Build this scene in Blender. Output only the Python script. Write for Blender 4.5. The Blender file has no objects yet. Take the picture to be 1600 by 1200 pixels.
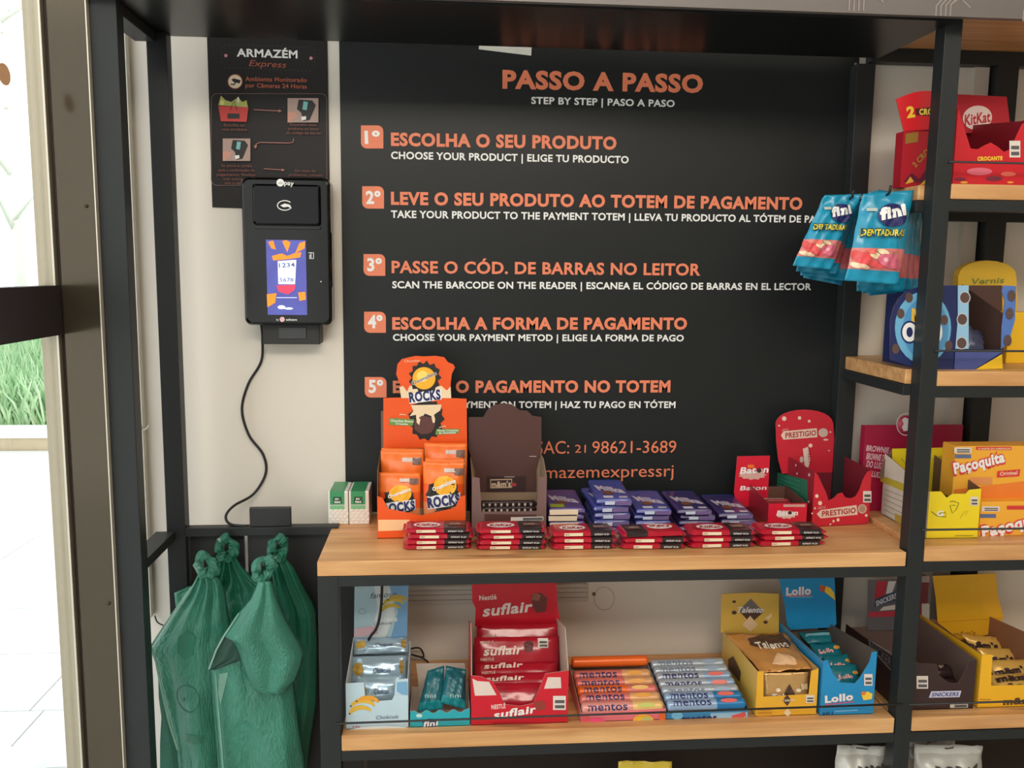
import bpy, math, random
import numpy as np
from mathutils import Vector, Matrix
random.seed(7)
C = bpy.context.scene.collection
S = bpy.context.scene

# ------------------------------------------------------------------ camera
FPX, YAW, PIT, ROL = 1362.7, .0809, .1295, .0105
CAM = Vector((0, -1.9, 1.5))
fw = Vector((math.sin(YAW)*math.cos(PIT), math.cos(YAW)*math.cos(PIT), -math.sin(PIT)))
rt = Vector((math.cos(YAW), -math.sin(YAW), 0)); up = rt.cross(fw)
rt, up = rt*math.cos(ROL)+up*math.sin(ROL), up*math.cos(ROL)-rt*math.sin(ROL)
cd = bpy.data.cameras.new('camera'); cam = bpy.data.objects.new('camera', cd); C.objects.link(cam)
cd.sensor_width = 36; cd.lens = FPX/1600*36; cd.clip_start = .02
cam.matrix_world = Matrix(((rt.x, up.x, -fw.x, CAM.x), (rt.y, up.y, -fw.y, CAM.y), (rt.z, up.z, -fw.z, CAM.z), (0, 0, 0, 1)))
S.camera = cam
def ray(px, py): return fw + rt*((px-800)/FPX) - up*((py-600)/FPX)
def P(px, py, Y): d = ray(px, py); return CAM + d*((Y-CAM.y)/d.y)
def PZ(px, py, Z): d = ray(px, py); return CAM + d*((Z-CAM.z)/d.z)
def XA(px, Y, Z):                                   # world x seen at picture column px
    u = (px-800)/FPX; dy = Y-CAM.y; dz = Z-CAM.z
    return -((rt.y-u*fw.y)*dy + (rt.z-u*fw.z)*dz)/(rt.x-u*fw.x)
def ZA(py, X, Y):
    v = -(py-600)/FPX; dy = Y-CAM.y
    return CAM.z - ((up.x-v*fw.x)*X + (up.y-v*fw.y)*dy)/(up.z-v*fw.z)

# ------------------------------------------------------------------ world and light
w = bpy.data.worlds.new('world'); S.world = w; w.use_nodes = True
nt = w.node_tree; bg = nt.nodes['Background']
tc = nt.nodes.new('ShaderNodeTexCoord'); sp = nt.nodes.new('ShaderNodeSeparateXYZ'); cr = nt.nodes.new('ShaderNodeValToRGB')
nt.links.new(tc.outputs['Generated'], sp.inputs[0]); nt.links.new(sp.outputs['Z'], cr.inputs[0])
cr.color_ramp.elements[0].color = (1, .99, .97, 1); cr.color_ramp.elements[1].color = (.86, .94, 1, 1)
nt.links.new(cr.outputs[0], bg.inputs[0]); bg.inputs[1].default_value = 2.4
def area(name, loc, rot, sx, sy, power, col):
    l = bpy.data.lights.new(name, 'AREA'); l.shape = 'RECTANGLE'; l.size = sx; l.size_y = sy; l.energy = power; l.color = col
    o = bpy.data.objects.new(name, l); C.objects.link(o); o.location = loc; o.rotation_euler = rot; return o
area('ceiling_lamp', (.1, -2.9, 2.92), (math.radians(42), 0, 0), 1.8, .6, 62, (1, .89, .76))
area('ceiling_lamp', (1.6, -2.3, 2.92), (math.radians(25), 0, 0), 1.6, .6, 22, (1, .9, .78))
S.view_settings.view_transform = 'Standard'; S.view_settings.look = 'None'; S.view_settings.gamma = 1
S.view_settings.use_curve_mapping = False; S.view_settings.exposure = -0.2

# ------------------------------------------------------------------ materials
def lin(c): return tuple((x/255/12.92 if x/255 <= .04045 else ((x/255+.055)/1.055)**2.4) for x in c)
MC = {}
def M(r, g, b, rough=.5, metal=0, var=.06, scale=30, bump=0, coat=0, emit=0, trans=0, spec=.5):
    key = (r, g, b, rough, metal, var, scale, bump, coat, emit, trans, spec)
    if key in MC: return MC[key]
    m = bpy.data.materials.new('colour_%d_%d_%d' % (r, g, b)); m.use_nodes = True
    n = m.node_tree; bs = n.nodes['Principled BSDF']
    t = n.nodes.new('ShaderNodeTexCoord'); no = n.nodes.new('ShaderNodeTexNoise'); no.inputs['Scale'].default_value = scale; no.inputs['Detail'].default_value = 3
    mx = n.nodes.new('ShaderNodeMix'); mx.data_type = 'RGBA'
    c = lin((r, g, b)); mx.inputs[6].default_value = tuple(x*(1-var) for x in c)+(1,); mx.inputs[7].default_value = tuple(min(1, x*(1+var)) for x in c)+(1,)
    n.links.new(t.outputs['Object'], no.inputs[0]); n.links.new(no.outputs[0], mx.inputs[0]); n.links.new(mx.outputs[2], bs.inputs['Base Color'])
    bs.inputs['Roughness'].default_value = rough; bs.inputs['Metallic'].default_value = metal
    bs.inputs['Coat Weight'].default_value = coat; bs.inputs['Coat Roughness'].default_value = .12
    bs.inputs['Transmission Weight'].default_value = trans; bs.inputs['Specular IOR Level'].default_value = spec
    if emit:
        n.links.new(mx.outputs[2], bs.inputs['Emission Color']); bs.inputs['Emission Strength'].default_value = emit
    if bump:
        bu = n.nodes.new('ShaderNodeBump'); bu.inputs['Strength'].default_value = bump; bu.inputs['Distance'].default_value = .002
        n.links.new(no.outputs[0], bu.inputs['Height']); n.links.new(bu.outputs[0], bs.inputs['Normal'])
    MC[key] = m; return m
def wood_mat():
    m = bpy.data.materials.new('pine_wood'); m.use_nodes = True; n = m.node_tree; bs = n.nodes['Principled BSDF']
    t = n.nodes.new('ShaderNodeTexCoord'); mp = n.nodes.new('ShaderNodeMapping'); mp.inputs['Scale'].default_value = (1.4, 22, 22)
    a = n.nodes.new('ShaderNodeTexNoise'); a.inputs['Scale'].default_value = 2.2; a.inputs['Detail'].default_value = 6; a.inputs['Distortion'].default_value = .6
    r = n.nodes.new('ShaderNodeValToRGB')
    e = r.color_ramp.elements; e[0].position = .3; e[0].color = lin((190, 134, 82))+(1,); e[1].position = .68; e[1].color = lin((226, 176, 120))+(1,)
    k = n.nodes.new('ShaderNodeTexNoise'); k.inputs['Scale'].default_value = 5; mp2 = n.nodes.new('ShaderNodeMapping'); mp2.inputs['Scale'].default_value = (.7, 6, 6)
    r2 = n.nodes.new('ShaderNodeValToRGB'); r2.color_ramp.elements[0].position = .27; r2.color_ramp.elements[0].color = (.42, .33, .28, 1); r2.color_ramp.elements[1].position = .36; r2.color_ramp.elements[1].color = (1, 1, 1, 1)
    mx = n.nodes.new('ShaderNodeMix'); mx.data_type = 'RGBA'; mx.blend_type = 'MULTIPLY'; mx.inputs[0].default_value = .8
    n.links.new(t.outputs['Object'], mp.inputs[0]); n.links.new(mp.outputs[0], a.inputs[0]); n.links.new(a.outputs[0], r.inputs[0])
    n.links.new(t.outputs['Object'], mp2.inputs[0]); n.links.new(mp2.outputs[0], k.inputs[0]); n.links.new(k.outputs[0], r2.inputs[0])
    n.links.new(r.outputs[0], mx.inputs[6]); n.links.new(r2.outputs[0], mx.inputs[7]); n.links.new(mx.outputs[2], bs.inputs['Base Color'])
    bs.inputs['Roughness'].default_value = .42
    bu = n.nodes.new('ShaderNodeBump'); bu.inputs['Strength'].default_value = .15; bu.inputs['Distance'].default_value = .001
    n.links.new(a.outputs[0], bu.inputs['Height']); n.links.new(bu.outputs[0], bs.inputs['Normal']); return m
def glass_mat():
    m = bpy.data.materials.new('clear_glass'); m.use_nodes = True; n = m.node_tree; n.nodes.clear()
    o = n.nodes.new('ShaderNodeOutputMaterial'); g = n.nodes.new('ShaderNodeBsdfGlossy'); g.inputs['Roughness'].default_value = .02
    t = n.nodes.new('ShaderNodeBsdfTransparent'); t.inputs[0].default_value = (.94, .96, .95, 1); f = n.nodes.new('ShaderNodeValue'); f.outputs[0].default_value = .05
    x = n.nodes.new('ShaderNodeMixShader'); n.links.new(f.outputs[0], x.inputs[0]); n.links.new(t.outputs[0], x.inputs[1]); n.links.new(g.outputs[0], x.inputs[2]); n.links.new(x.outputs[0], o.inputs[0]); return m
def film_mat(name, rgb, rough=.25, mixt=.35):                 # thin translucent crinkled plastic
    m = bpy.data.materials.new(name); m.use_nodes = True; n = m.node_tree; bs = n.nodes['Principled BSDF']; o = n.nodes['Material Output']
    t = n.nodes.new('ShaderNodeTexCoord'); no = n.nodes.new('ShaderNodeTexNoise'); no.inputs['Scale'].default_value = 9; no.inputs['Detail'].default_value = 3
    c = lin(rgb); mx = n.nodes.new('ShaderNodeMix'); mx.data_type = 'RGBA'; mx.inputs[6].default_value = tuple(x*.6 for x in c)+(1,); mx.inputs[7].default_value = tuple(min(1, x*1.4) for x in c)+(1,)
    n.links.new(t.outputs['Object'], no.inputs[0]); n.links.new(no.outputs[0], mx.inputs[0]); n.links.new(mx.outputs[2], bs.inputs['Base Color'])
    bs.inputs['Roughness'].default_value = rough; bs.inputs['Coat Weight'].default_value = .4; bs.inputs['Coat Roughness'].default_value = .16
    mp = n.nodes.new('ShaderNodeMapping'); mp.inputs['Scale'].default_value = (1, .5, .6); mp.inputs['Rotation'].default_value = (0, .35, 0)
    vo = n.nodes.new('ShaderNodeTexVoronoi'); vo.feature = 'F1'; vo.inputs['Scale'].default_value = 9; n2 = n.nodes.new('ShaderNodeTexNoise'); n2.inputs['Scale'].default_value = 30; n2.inputs['Detail'].default_value = 2
    nd = n.nodes.new('ShaderNodeMix'); nd.data_type = 'RGBA'; nd.blend_type = 'LINEAR_LIGHT'; nd.inputs[0].default_value = .018
    n.links.new(t.outputs['Object'], nd.inputs[6]); n.links.new(n2.outputs[1], nd.inputs[7]); n.links.new(nd.outputs[2], mp.inputs[0]); n.links.new(mp.outputs[0], vo.inputs[0])
    bu = n.nodes.new('ShaderNodeBump'); bu.inputs['Strength'].default_value = .6; bu.inputs['Distance'].default_value = .035
    n.links.new(vo.outputs['Distance'], bu.inputs['Height']); n.links.new(bu.outputs[0], bs.inputs['Normal'])
    tl = n.nodes.new('ShaderNodeBsdfTranslucent'); n.links.new(mx.outputs[2], tl.inputs[0]); ms = n.nodes.new('ShaderNodeMixShader'); ms.inputs[0].default_value = mixt
    n.links.new(bs.outputs[0], ms.inputs[1]); n.links.new(tl.outputs[0], ms.inputs[2]); n.links.new(ms.outputs[0], o.inputs[0]); return m
WOOD = wood_mat(); GLASS = glass_mat()
BLACK = M(40, 43, 44, .45, 0, .05, 60, spec=.3); BLACKG = M(16, 19, 20, .30, 0, .05, 40, spec=.5); WALL = M(226, 220, 208, .6, 0, .02, 3)
BANNER = M(32, 35, 36, .38, 0, .08, 2, spec=.3); ORANGE = M(236, 132, 96, .5); WHITE = M(240, 240, 238, .5); CREAM = M(236, 216, 186, .5)
CARD = M(112, 90, 72, .8); DARK = M(28, 24, 24, .5); RED = M(214, 30, 48, .35); KRAFT = M(196, 170, 140, .8)
PENC = M(90, 88, 90, .6)

# ------------------------------------------------------------------ building helpers
def mk(name, verts, faces, mat, parent=None, mats=None, smooth=False):
    me = bpy.data.meshes.new(name); me.from_pydata([tuple(v) for v in verts], [], faces)
    for m in (mat if isinstance(mat, (list, tuple)) else [mat]): me.materials.append(m)
    if mats is not None:
        for p, i in zip(me.polygons, mats): p.material_index = i
    if smooth:
        for p in me.polygons: p.use_smooth = True
    me.update(); o = bpy.data.objects.new(name, me); C.objects.link(o)
    if parent is not None: o.parent = parent
    return o
def org(parent): return parent.location if parent is not None else Vector()
def root(o):
    while o.parent is not None: o = o.parent
    return o
def rel(parent, pts):                       # world points into the frame of the thing (things built here are unrotated)
    if parent is None: return [Vector(p) for p in pts]
    b = root(parent).location; return [Vector(p)-b for p in pts]
def tag(o, label=None, cat=None, group=None, kind=None):
    if label: o['label'] = label
    if cat: o['category'] = cat
    if group: o['group'] = group
    if kind: o['kind'] = kind
    return o
def thing(name, loc, label, cat, group=None):
    o = bpy.data.objects.new(name, None); o.empty_display_size = .05; C.objects.link(o); o.location = loc; return tag(o, label, cat, group)
def shift(o, dx, dy, dz): o.location = o.location + Vector((dx, dy, dz))
def copy_tree(o, parent=None):
    c = o.copy(); C.objects.link(c)
    if parent is not None: c.parent = parent
    for ch in list(o.children): copy_tree(ch, c)
    return c
BOXF = [(0, 1, 2, 3), (7, 6, 5, 4), (0, 4, 5, 1), (1, 5, 6, 2), (2, 6, 7, 3), (3, 7, 4, 0)]
def box(name, x0, x1, y0, y1, z0, z1, mat, parent=None, bev=0):
    v = [(x0, y0, z0), (x0, y1, z0), (x1, y1, z0), (x1, y0, z0), (x0, y0, z1), (x0, y1, z1), (x1, y1, z1), (x1, y0, z1)]
    o = mk(name, rel(parent, v), BOXF, mat, parent)
    if bev:
        b = o.modifiers.new('bevel', 'BEVEL'); b.width = bev; b.segments = 2; b.limit_method = 'ANGLE'
    return o
def tube(name, pts, r, mat, parent=None, seg=10, smooth_n=0):
    pts = [Vector(p) for p in pts]
    if smooth_n:
        q = []
        for i in range(len(pts)-1):
            p0 = pts[max(0, i-1)]; p1 = pts[i]; p2 = pts[i+1]; p3 = pts[min(len(pts)-1, i+2)]
            for k in range(smooth_n):
                t = k/smooth_n; q.append(.5*((2*p1)+(p2-p0)*t+(2*p0-5*p1+4*p2-p3)*t*t+(-p0+3*p1-3*p2+p3)*t**3))
        q.append(pts[-1]); pts = q
    pts = rel(parent, pts); v = []; f = []
    for i, p in enumerate(pts):
        d = (pts[min(i+1, len(pts)-1)]-pts[max(i-1, 0)]).normalized()
        a = d.cross(Vector((0, .3, 1))); a = a if a.length > .05 else d.cross(Vector((1, 0, 0))); a.normalize(); b = d.cross(a)
        rr = r[i] if isinstance(r, list) else r
        for k in range(seg): t = 2*math.pi*k/seg; v.append(p+(a*math.cos(t)+b*math.sin(t))*rr)
    for i in range(len(pts)-1):
        for k in range(seg): f.append((i*seg+k, i*seg+(k+1) % seg, (i+1)*seg+(k+1) % seg, (i+1)*seg+k))
    f.append(tuple(range(seg-1, -1, -1))); f.append(tuple((len(pts)-1)*seg+k for k in range(seg)))
    return mk(name, v, f, mat, parent, smooth=True)
def plate(name, pts, thick, mat_out, parent=None, mat_in=None, mat_edge=None):   # card: planar loop pts, thickness vector
    pts = rel(parent, pts); t = Vector(thick); n = len(pts)
    a = (pts[1]-pts[0]); nor = Vector()
    for i in range(n): nor += pts[i].cross(pts[(i+1) % n])
    if nor.dot(t) > 0: pts = pts[::-1]
    v = pts+[p+t for p in pts]
    f = [tuple(range(n)), tuple(range(2*n-1, n-1, -1))]+[(i, i+n, (i+1) % n+n, (i+1) % n) for i in range(n)]
    ms = [mat_out, mat_in or mat_out, mat_edge or mat_in or mat_out]
    return mk(name, v, f, ms, parent, mats=[0, 1]+[2]*n)
# text as flat mesh, normalised: width 1 along x, cap height 1
TC = {}
def text_mesh(s, bold):
    key = (s, bold)
    if key in TC: return TC[key]
    c = bpy.data.curves.new('t', 'FONT'); c.body = s; c.size = 1; c.resolution_u = 3; c.offset = bold; c.fill_mode = 'FRONT'; c.space_character = 1+bold*2.2
    o = bpy.data.objects.new('t', c); C.objects.link(o); dg = bpy.context.evaluated_depsgraph_get(); dg.update()
    me = bpy.data.meshes.new_from_object(o.evaluated_get(dg)); v = np.array([tuple(q.co) for q in me.vertices]).reshape(-1, 3)
    f = [tuple(p.vertices) for p in me.polygons]; bpy.data.objects.remove(o); bpy.data.curves.remove(c); bpy.data.meshes.remove(me)
    x0, x1 = v[:, 0].min(), v[:, 0].max(); v[:, 0] = (v[:, 0]-x0)/(x1-x0); v[:, 1] /= .729
    TC[key] = (v, f); return TC[key]
class Face:
    """a printed face: plane y = Y (front facing), or any plane (o, ex, ey), or a bulged surface fn(u, v)"""
    def __init__(s, parent, Y=None, o=None, ex=None, ey=None, off=.0004, fn=None):
        s.p = parent; s.k = 0; s.off = off
        s.o = Vector(o) if o is not None else Vector((0, Y, 0)); s.ex = Vector(ex or (1, 0, 0)).normalized(); s.ey = Vector(ey or (0, 0, 1)).normalized()
        s.n = s.ex.cross(s.ey).normalized(); s.fn = fn
        if fn:                               # parametric: uv in metres over the tangent plane through o
            pass
    def at(s, px, py):
        d = ray(px, py); t = (s.o-CAM).dot(s.n)/d.dot(s.n); q = CAM+d*t-s.o
        return np.array([q.dot(s.ex), q.dot(s.ey)])
    def w(s, u, v, k):
        q = s.o+s.ex*float(u)+s.ey*float(v)
        if s.fn: q = q+s.n*s.fn(q)
        return q+s.n*(s.off+k)
    def lay(s): s.k += .00022 if s.fn else .00006; return s.k
    def txt(s, body, xl, yl, xr, yr, h, mat, bold=.0, shear=0, name='lettering'):
        a = s.at(xl, yl); b = s.at(xr, yr); c = s.at(xl, yl-h); H = np.linalg.norm(c-a); e = b-a; W = np.linalg.norm(e); e = e/W; n = np.array([-e[1], e[0]])
        v, f = text_mesh(body, bold); k = s.lay()+(.0016 if s.fn else 0)
        pts = [s.w(*(a+e*(q[0]*W+q[1]*H*shear)+n*(q[1]*H)), k) for q in v]
        return mk(name, rel(s.p, pts), f, mat, s.p)
    def poly(s, pxs, mat, name='printed_patch'):
        k = s.lay(); pts = [s.w(*s.at(*q), k) for q in pxs]
        nor = Vector()
        for i in range(len(pts)): nor += pts[i].cross(pts[(i+1) % len(pts)])
        if nor.dot(s.n) < 0: pts = pts[::-1]; pxs = list(pxs)[::-1]
        if s.fn:
            n = len(pxs); uvs = [s.at(*q) for q in pxs]; den = []
            for i in range(n): den += [uvs[i]*(1-t/3)+uvs[(i+1) % n]*(t/3) for t in range(3)]
            c = sum(uvs)/n; m = len(den); V_ = []; F_ = []
            for j in range(5): V_ += [s.w(*(c+(q-c)*(1-j/5)), k) for q in den]
            V_.append(s.w(*c, k))
            for j in range(4): F_ += [(j*m+i, j*m+(i+1) % m, (j+1)*m+(i+1) % m, (j+1)*m+i) for i in range(m)]
            F_ += [(4*m+i, 4*m+(i+1) % m, 5*m) for i in range(m)]
            return mk(name, rel(s.p, V_), F_, mat, s.p)
        return mk(name, rel(s.p, pts), [tuple(range(len(pts)))], mat, s.p)
    def rect(s, x0, y0, x1, y1, mat, name='printed_patch', slope=0):
        d = slope*(x1-x0); return s.poly([(x0, y0), (x1, y0+d), (x1, y1+d), (x0, y1)], mat, name)
    def oval(s, cx, cy, rx, ry, mat, name='printed_spot', n=18, rot=0, jag=0):
        c_, s_ = math.cos(rot), math.sin(rot); q = []
        for i in range(n):
            t = 2*math.pi*i/n; j = 1-jag*(i % 2)*random.uniform(.5, 1); x, y = rx*math.cos(t)*j, ry*math.sin(t)*j; q.append((cx+x*c_-y*s_, cy+x*s_+y*c_))
        return s.poly(q, mat, name)
    def line(s, pts, wpx, mat, name='printed_line'):
        q = [np.array(p, float) for p in pts]; L = []; R = []
        for i, p in enumerate(q):
            d = q[min(i+1, len(q)-1)]-q[max(0, i-1)]; d /= np.linalg.norm(d); n = np.array([-d[1], d[0]])*wpx/2; L.append(p+n); R.append(p-n)
        k = s.lay(); v = [s.w(*s.at(*p), k) for p in L+R]; m = len(q)
        return mk(name, rel(s.p, v), [(i, i+1, i+1+m, i+m) for i in range(m-1)], mat, s.p)
    def label(s, x0, y0, x1, y1):            # small nutrition / warning label: pale patch with dark bars
        o = s.rect(x0, y0, x1, y1, M(226, 216, 206, .5), 'warning_label')
        h = y1-y0
        s.rect(x0+(x1-x0)*.15, y0+h*.3, x1-(x1-x0)*.1, y0+h*.52, PENC); s.rect(x0+(x1-x0)*.15, y0+h*.66, x1-(x1-x0)*.1, y0+h*.88, PENC)
def pxs(Y, pts): return [P(x, y, Y) for x, y in pts]

def rounded(x0, y0, x1, y1, r, n=5, which=(1, 1, 1, 1)):     # px loop, y down: TL TR BR BL
    q = []
    for (cx, cy, a0, sx, sy, on) in ((x0+r, y0+r, 180, x0, y0, which[0]), (x1-r, y0+r, 270, x1, y0, which[1]), (x1-r, y1-r, 0, x1, y1, which[2]), (x0+r, y1-r, 90, x0, y1, which[3])):
        if not on: q.append((sx, sy)); continue
        for i in range(n+1): t = math.radians(a0+90*i/n); q.append((cx+r*math.cos(t), cy+r*math.sin(t)))
    return q

# ------------------------------------------------------------------ the setting
F = -.252; WY = .09                                     # shelf fronts, face of the back wall
ZC, ZCR, ZL, ZO, ZK = .939, .951, .580, 1.310, 1.675       # shelf tops
st = lambda o: tag(o, kind='structure')
st(box('floor', -.76, 4, -5, .21, -.1, 0, M(176, 172, 166, .35, 0, .06, 2)))
st(box('wall_back', -.735, 4, WY, .21, 0, 3, WALL))
st(box('ceiling', -.76, 4, -5, .21, 3, 3.1, M(225, 222, 216, .7)))
st(box('wall_right', 4, 4.1, -5, .21, 0, 3, WALL))
st(box('wall_front', -.76, 4, -5.1, -5, 0, 3, M(190, 180, 168, .6)))
st(box('trim_1', XA(1508, WY, 1.8), XA(1530, WY, 1.8), WY-.018, WY, 0, 2.9, M(205, 198, 186, .5)))
# electrical trunking on the back wall behind the lower shelf
tr = tag(box('cable_duct', XA(560, WY-.01, .78), XA(918, WY-.01, .78), WY-.012, WY, ZA(943, .1, WY-.01), ZA(915, .1, WY-.01), M(206, 200, 190, .4), bev=.002), 'pale plastic cable duct running along the wall behind the lower shelf', 'cable duct')
for yy in (921, 928, 936): fc = box('groove', XA(560, WY-.014, .78), XA(918, WY-.014, .78), WY-.0132, WY-.0122, ZA(yy+1.0, .1, WY-.013), ZA(yy, .1, WY-.013), M(160, 154, 145, .5), tr)
fc = Face(tr, WY-.0004); fc.line([(926+16*math.cos(a/8*math.pi)+18, 935+18*math.sin(a/8*math.pi)) for a in range(17)], 1.2, M(178, 172, 162, .6), 'drawn_circle'); fc.oval(928, 928, 3, 3, M(110, 100, 90, .4, .6), 'screw')

# glazed entrance on the left: frame, bar along the door, pane, outside ground
BRZ = M(78, 69, 56, .13, .55, .05, 90); BRZL = M(172, 160, 140, .4, .4, .05, 60)
d1 = st(thing('door_1', Vector((-.70, -.26, 0)), None, None))
box('frame_panel', -.681, -.6165, -.262, -.215, 0, 3, BRZ, d1)
box('frame_groove', -.691, -.681, -.250, -.215, 0, 3, M(60, 50, 42, .5), d1)
box('frame_stile', -.722, -.692, -.262, -.215, 0, 3, BRZL, d1)
box('stile_lip', -.694, -.6905, -.267, -.2625, 0, 3, M(205, 198, 182, .35, .6), d1)
box('edge_trim', -.6165, -.6145, -.264, -.25, 0, 3, M(214, 206, 190, .35, .4), d1)
zb0, zb1 = P(80, 523, -.27).z, P(80, 446, -.27).z
box('door_rail', -.716, -.684, -1.15, -.262, zb0, zb1, M(44, 38, 42, .45), d1)
box('glass_pane', -.708, -.702, -4.4, -.262, 0.02, 2.98, GLASS, d1)
box('door_stile', -.73, -.68, -4.5, -4.4, 0, 3, BRZL, d1)
for px_, py_ in ((135, 322), (170, 943)):
    q = P(px_, py_, -.262); tube('screw', [q, q+Vector((0, -.0025, 0))], .0032, M(74, 64, 56, .4, .7), d1)
q = P(5, 116, -.6); 
dk = []
gX = -.7015
d = ray(6, 116); q = CAM+d*((gX-CAM.x)/d.x)
tag(mk('oval_sticker', [q+Vector((.0006, .021*math.cos(a*math.pi/12), .0135*math.sin(a*math.pi/12)*1.25)) for a in range(24)]+[q+Vector((.0, .021*math.cos(a*math.pi/12), .0135*math.sin(a*math.pi/12)*1.25)) for a in range(24)],
   [tuple(range(24)), tuple(range(47, 23, -1))]+[(i, i+24, (i+1) % 24+24, (i+1) % 24) for i in range(24)], M(246, 196, 150, .6)), 'small orange oval sticker on the glass of the entrance', 'sticker')

# outside
gy = -.02
out = st(thing('ground', Vector((-3, 3, 0)), None, None)); out.name = 'floor_outside'
TILE = M(236, 236, 234, .5, 0, .02, 4); TILE2 = M(228, 229, 227, .5, 0, .02, 4)
yrow = sorted(set([PZ(60, y, gy).y for y in (1330, 1200, 1110, 1021, 950, 890, 840, 800, 765, 735, 704)]))
box('joint_bed', -9, -.76, -4.6, yrow[-1], gy-.08, gy-.012, M(172, 172, 168, .8), out)
y0_ = -4.6
ys = [-4.6, -3.8, -3, -2.2, -1.4, -.6]+[y for y in yrow if y > 0]
n_ = 0
for a, b in zip(ys[:-1], ys[1:]):
    wd = min(1.6, max(.6, (b-a)*1.4)); x = -.77
    while x > -8.5:
        box('paving_tile', x-wd+.006, x, a+.003, b-.003, gy-.02, gy, TILE if random.random() < .6 else TILE2, out); x -= wd
ye = yrow[-1]
zk = ye+.25
cu = tag(box('kerb', -9, 2, zk-.24, zk, gy-.05, ZA(683, -4, zk-.2), M(196, 178, 150, .8, 0, .2, 8)), 'low pale kerb between the paving and the planted bed outside', 'kerb')
tag(box('kerb_cap', -9, 2, zk-.26, zk+.1, ZA(683, -4, zk-.2), ZA(674, -4, zk-.2), M(240, 238, 232, .6)), 'white capping laid on the kerb outside', 'kerb cap')
bed = tag(box('planting_soil', -12, 3, zk+.1, zk+9, gy-.1, ZA(674, -4, zk)-.1, M(200, 214, 190, .9, 0, .2, 3)), 'grassy ground of the bed behind the kerb', 'soil', kind='stuff')
gv, gf, gm = [], [], []
rg = random.Random(3)
for i in range(5200):
    y = zk+.2+rg.random()**1.4*3.2; px_ = rg.uniform(-60, 130); x = XA(px_, y, .5); h = rg.uniform(.2, .50)*(1.0+.25*(y-zk)); a = rg.uniform(0, 6.28); wv = .012
    b = Vector((x, y, .05)); t = b+Vector((rg.uniform(-.2, .2), rg.uniform(-.15, .15), h)); m_ = (b+t)/2+Vector((0, 0, h*.18)); e = Vector((math.cos(a)*wv, math.sin(a)*wv, 0)); n0 = len(gv)
    gv += [b-e, b+e, m_+e, m_-e, t]; gf += [(n0, n0+1, n0+2, n0+3), (n0+3, n0+2, n0+4)]; gm += [i % 3]*2
g = mk('grass_plants', gv, gf, [M(186, 220, 170, .6), M(214, 234, 196, .6), M(168, 208, 160, .6)], mats=gm); tag(g, 'long green grassy plants growing behind the kerb outside', 'grass', kind='stuff')  # greens lightened, the outdoor overexposure is put into their colour
def tree(px_, Y, r, hh, spread, label, seed):
    rg = random.Random(seed); x = XA(px_, Y, 2); t = thing('garden_tree', Vector((x, Y, 0)), label, 'tree', 'trees outside the glass')
    tube('trunk', [(x, Y, .0), (x+.08, Y, hh*.3), (x-.06, Y+.1, hh*.6), (x+.12, Y, hh)], [r, r*.85, r*.6, r*.3], M(234, 232, 226, .8, 0, .1, 6), t, smooth_n=0)  # near-white bark: blown-out daylight painted into trunk and branches
    for k in range(7):
        a = rg.uniform(0, 6.28); z0 = hh*rg.uniform(.35, .9); L = rg.uniform(.6, 1.4)*spread
        tube('branch', [(x, Y, z0), (x+L*.5*math.cos(a), Y+L*.4*math.sin(a), z0+L*.35), (x+L*math.cos(a), Y+L*.8*math.sin(a), z0+L*.5)], [r*.35, r*.22, r*.08], M(234, 232, 226, .8, 0, .1, 6), t, seg=6)
    v, f = [], []
    for k in range(900):
        a = rg.uniform(0, 6.28); rr = spread*rg.random()**.5*1.3; z = hh*.95+rg.gauss(0, spread*.4); c = Vector((x+rr*math.cos(a), Y+rr*math.sin(a), z)); s_ = rg.uniform(.03, .08)
        e1 = Vector((rg.gauss(0, 1), rg.gauss(0, 1), rg.gauss(0, 1))).normalized()*s_; e2 = e1.cross(Vector((rg.gauss(0, 1), rg.gauss(0, 1), rg.gauss(0, 1)))).normalized()*s_*.5; n0 = len(v)
        v += [c-e1, c-e2, c+e1, c+e2]; f.append((n0, n0+1, n0+2, n0+3))
    l = mk('foliage', v, f, M(222, 236, 210, .7), t); l['kind'] = 'stuff'  # leaf green washed out in the colour to stand for overexposure
tree(20, 10, .09, 5.6, 1.3, 'tree trunk coloured as if overexposed, nearest the glass beyond the grass', 1)
tree(-40, 14, .10, 6.0, 2.0, 'tree further back at the left edge beyond the grass', 2)
pl = PZ(10, 1215, .3)
tag(tube('round_planter', [(pl.x-.06, pl.y, gy), (pl.x-.06, pl.y, .3)], [.10, .14], M(245, 245, 242, .4), seg=28), 'rim of a round white pot on the paving outside', 'pot')

# ------------------------------------------------------------------ rack
XL0, XL1, XB0, XB1 = -.614, -.568, -.588, -.549
XC0, XC1 = -.240, -.200; XR0, XR1 = .947, .981; YQ = .05; XQ0, XQ1 = XA(1313, YQ, 1.31), XA(1368, YQ, 1.95)
XS = 1.62; T = .035; HB = 1.965
rack = thing('display_rack', Vector((0, F, 0)), 'black steel tube rack framing the banner and holding the wooden shelves', 'rack')
def rb(name, *a): return box(name, *a, BLACK, rack, .0012)
rb('post', XL0, XL1, F, F+T, 0, HB); rb('post', XB0, XB1, -T, -.002, 0, HB)
rb('post', XC0, XC1, F, F+T, 0, ZC-.031); rb('post', XR0, XR1, F, F+T, 0, HB+.034); rb('post', XQ0, XQ1, YQ, YQ+T, 0, HB)
rb('post', XA(1537, YQ, 1.54), XA(1568, YQ, 1.54), YQ-.001, YQ+T, 0, HB+.012)
rb('post', XS, XS+T, F, F+T, 0, HB); rb('post', XS, XS+T, YQ, YQ+T, 0, HB)
rb('side_rail', XL0+.004, XL1-.002, F+T, -T, .918, .938)
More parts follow.
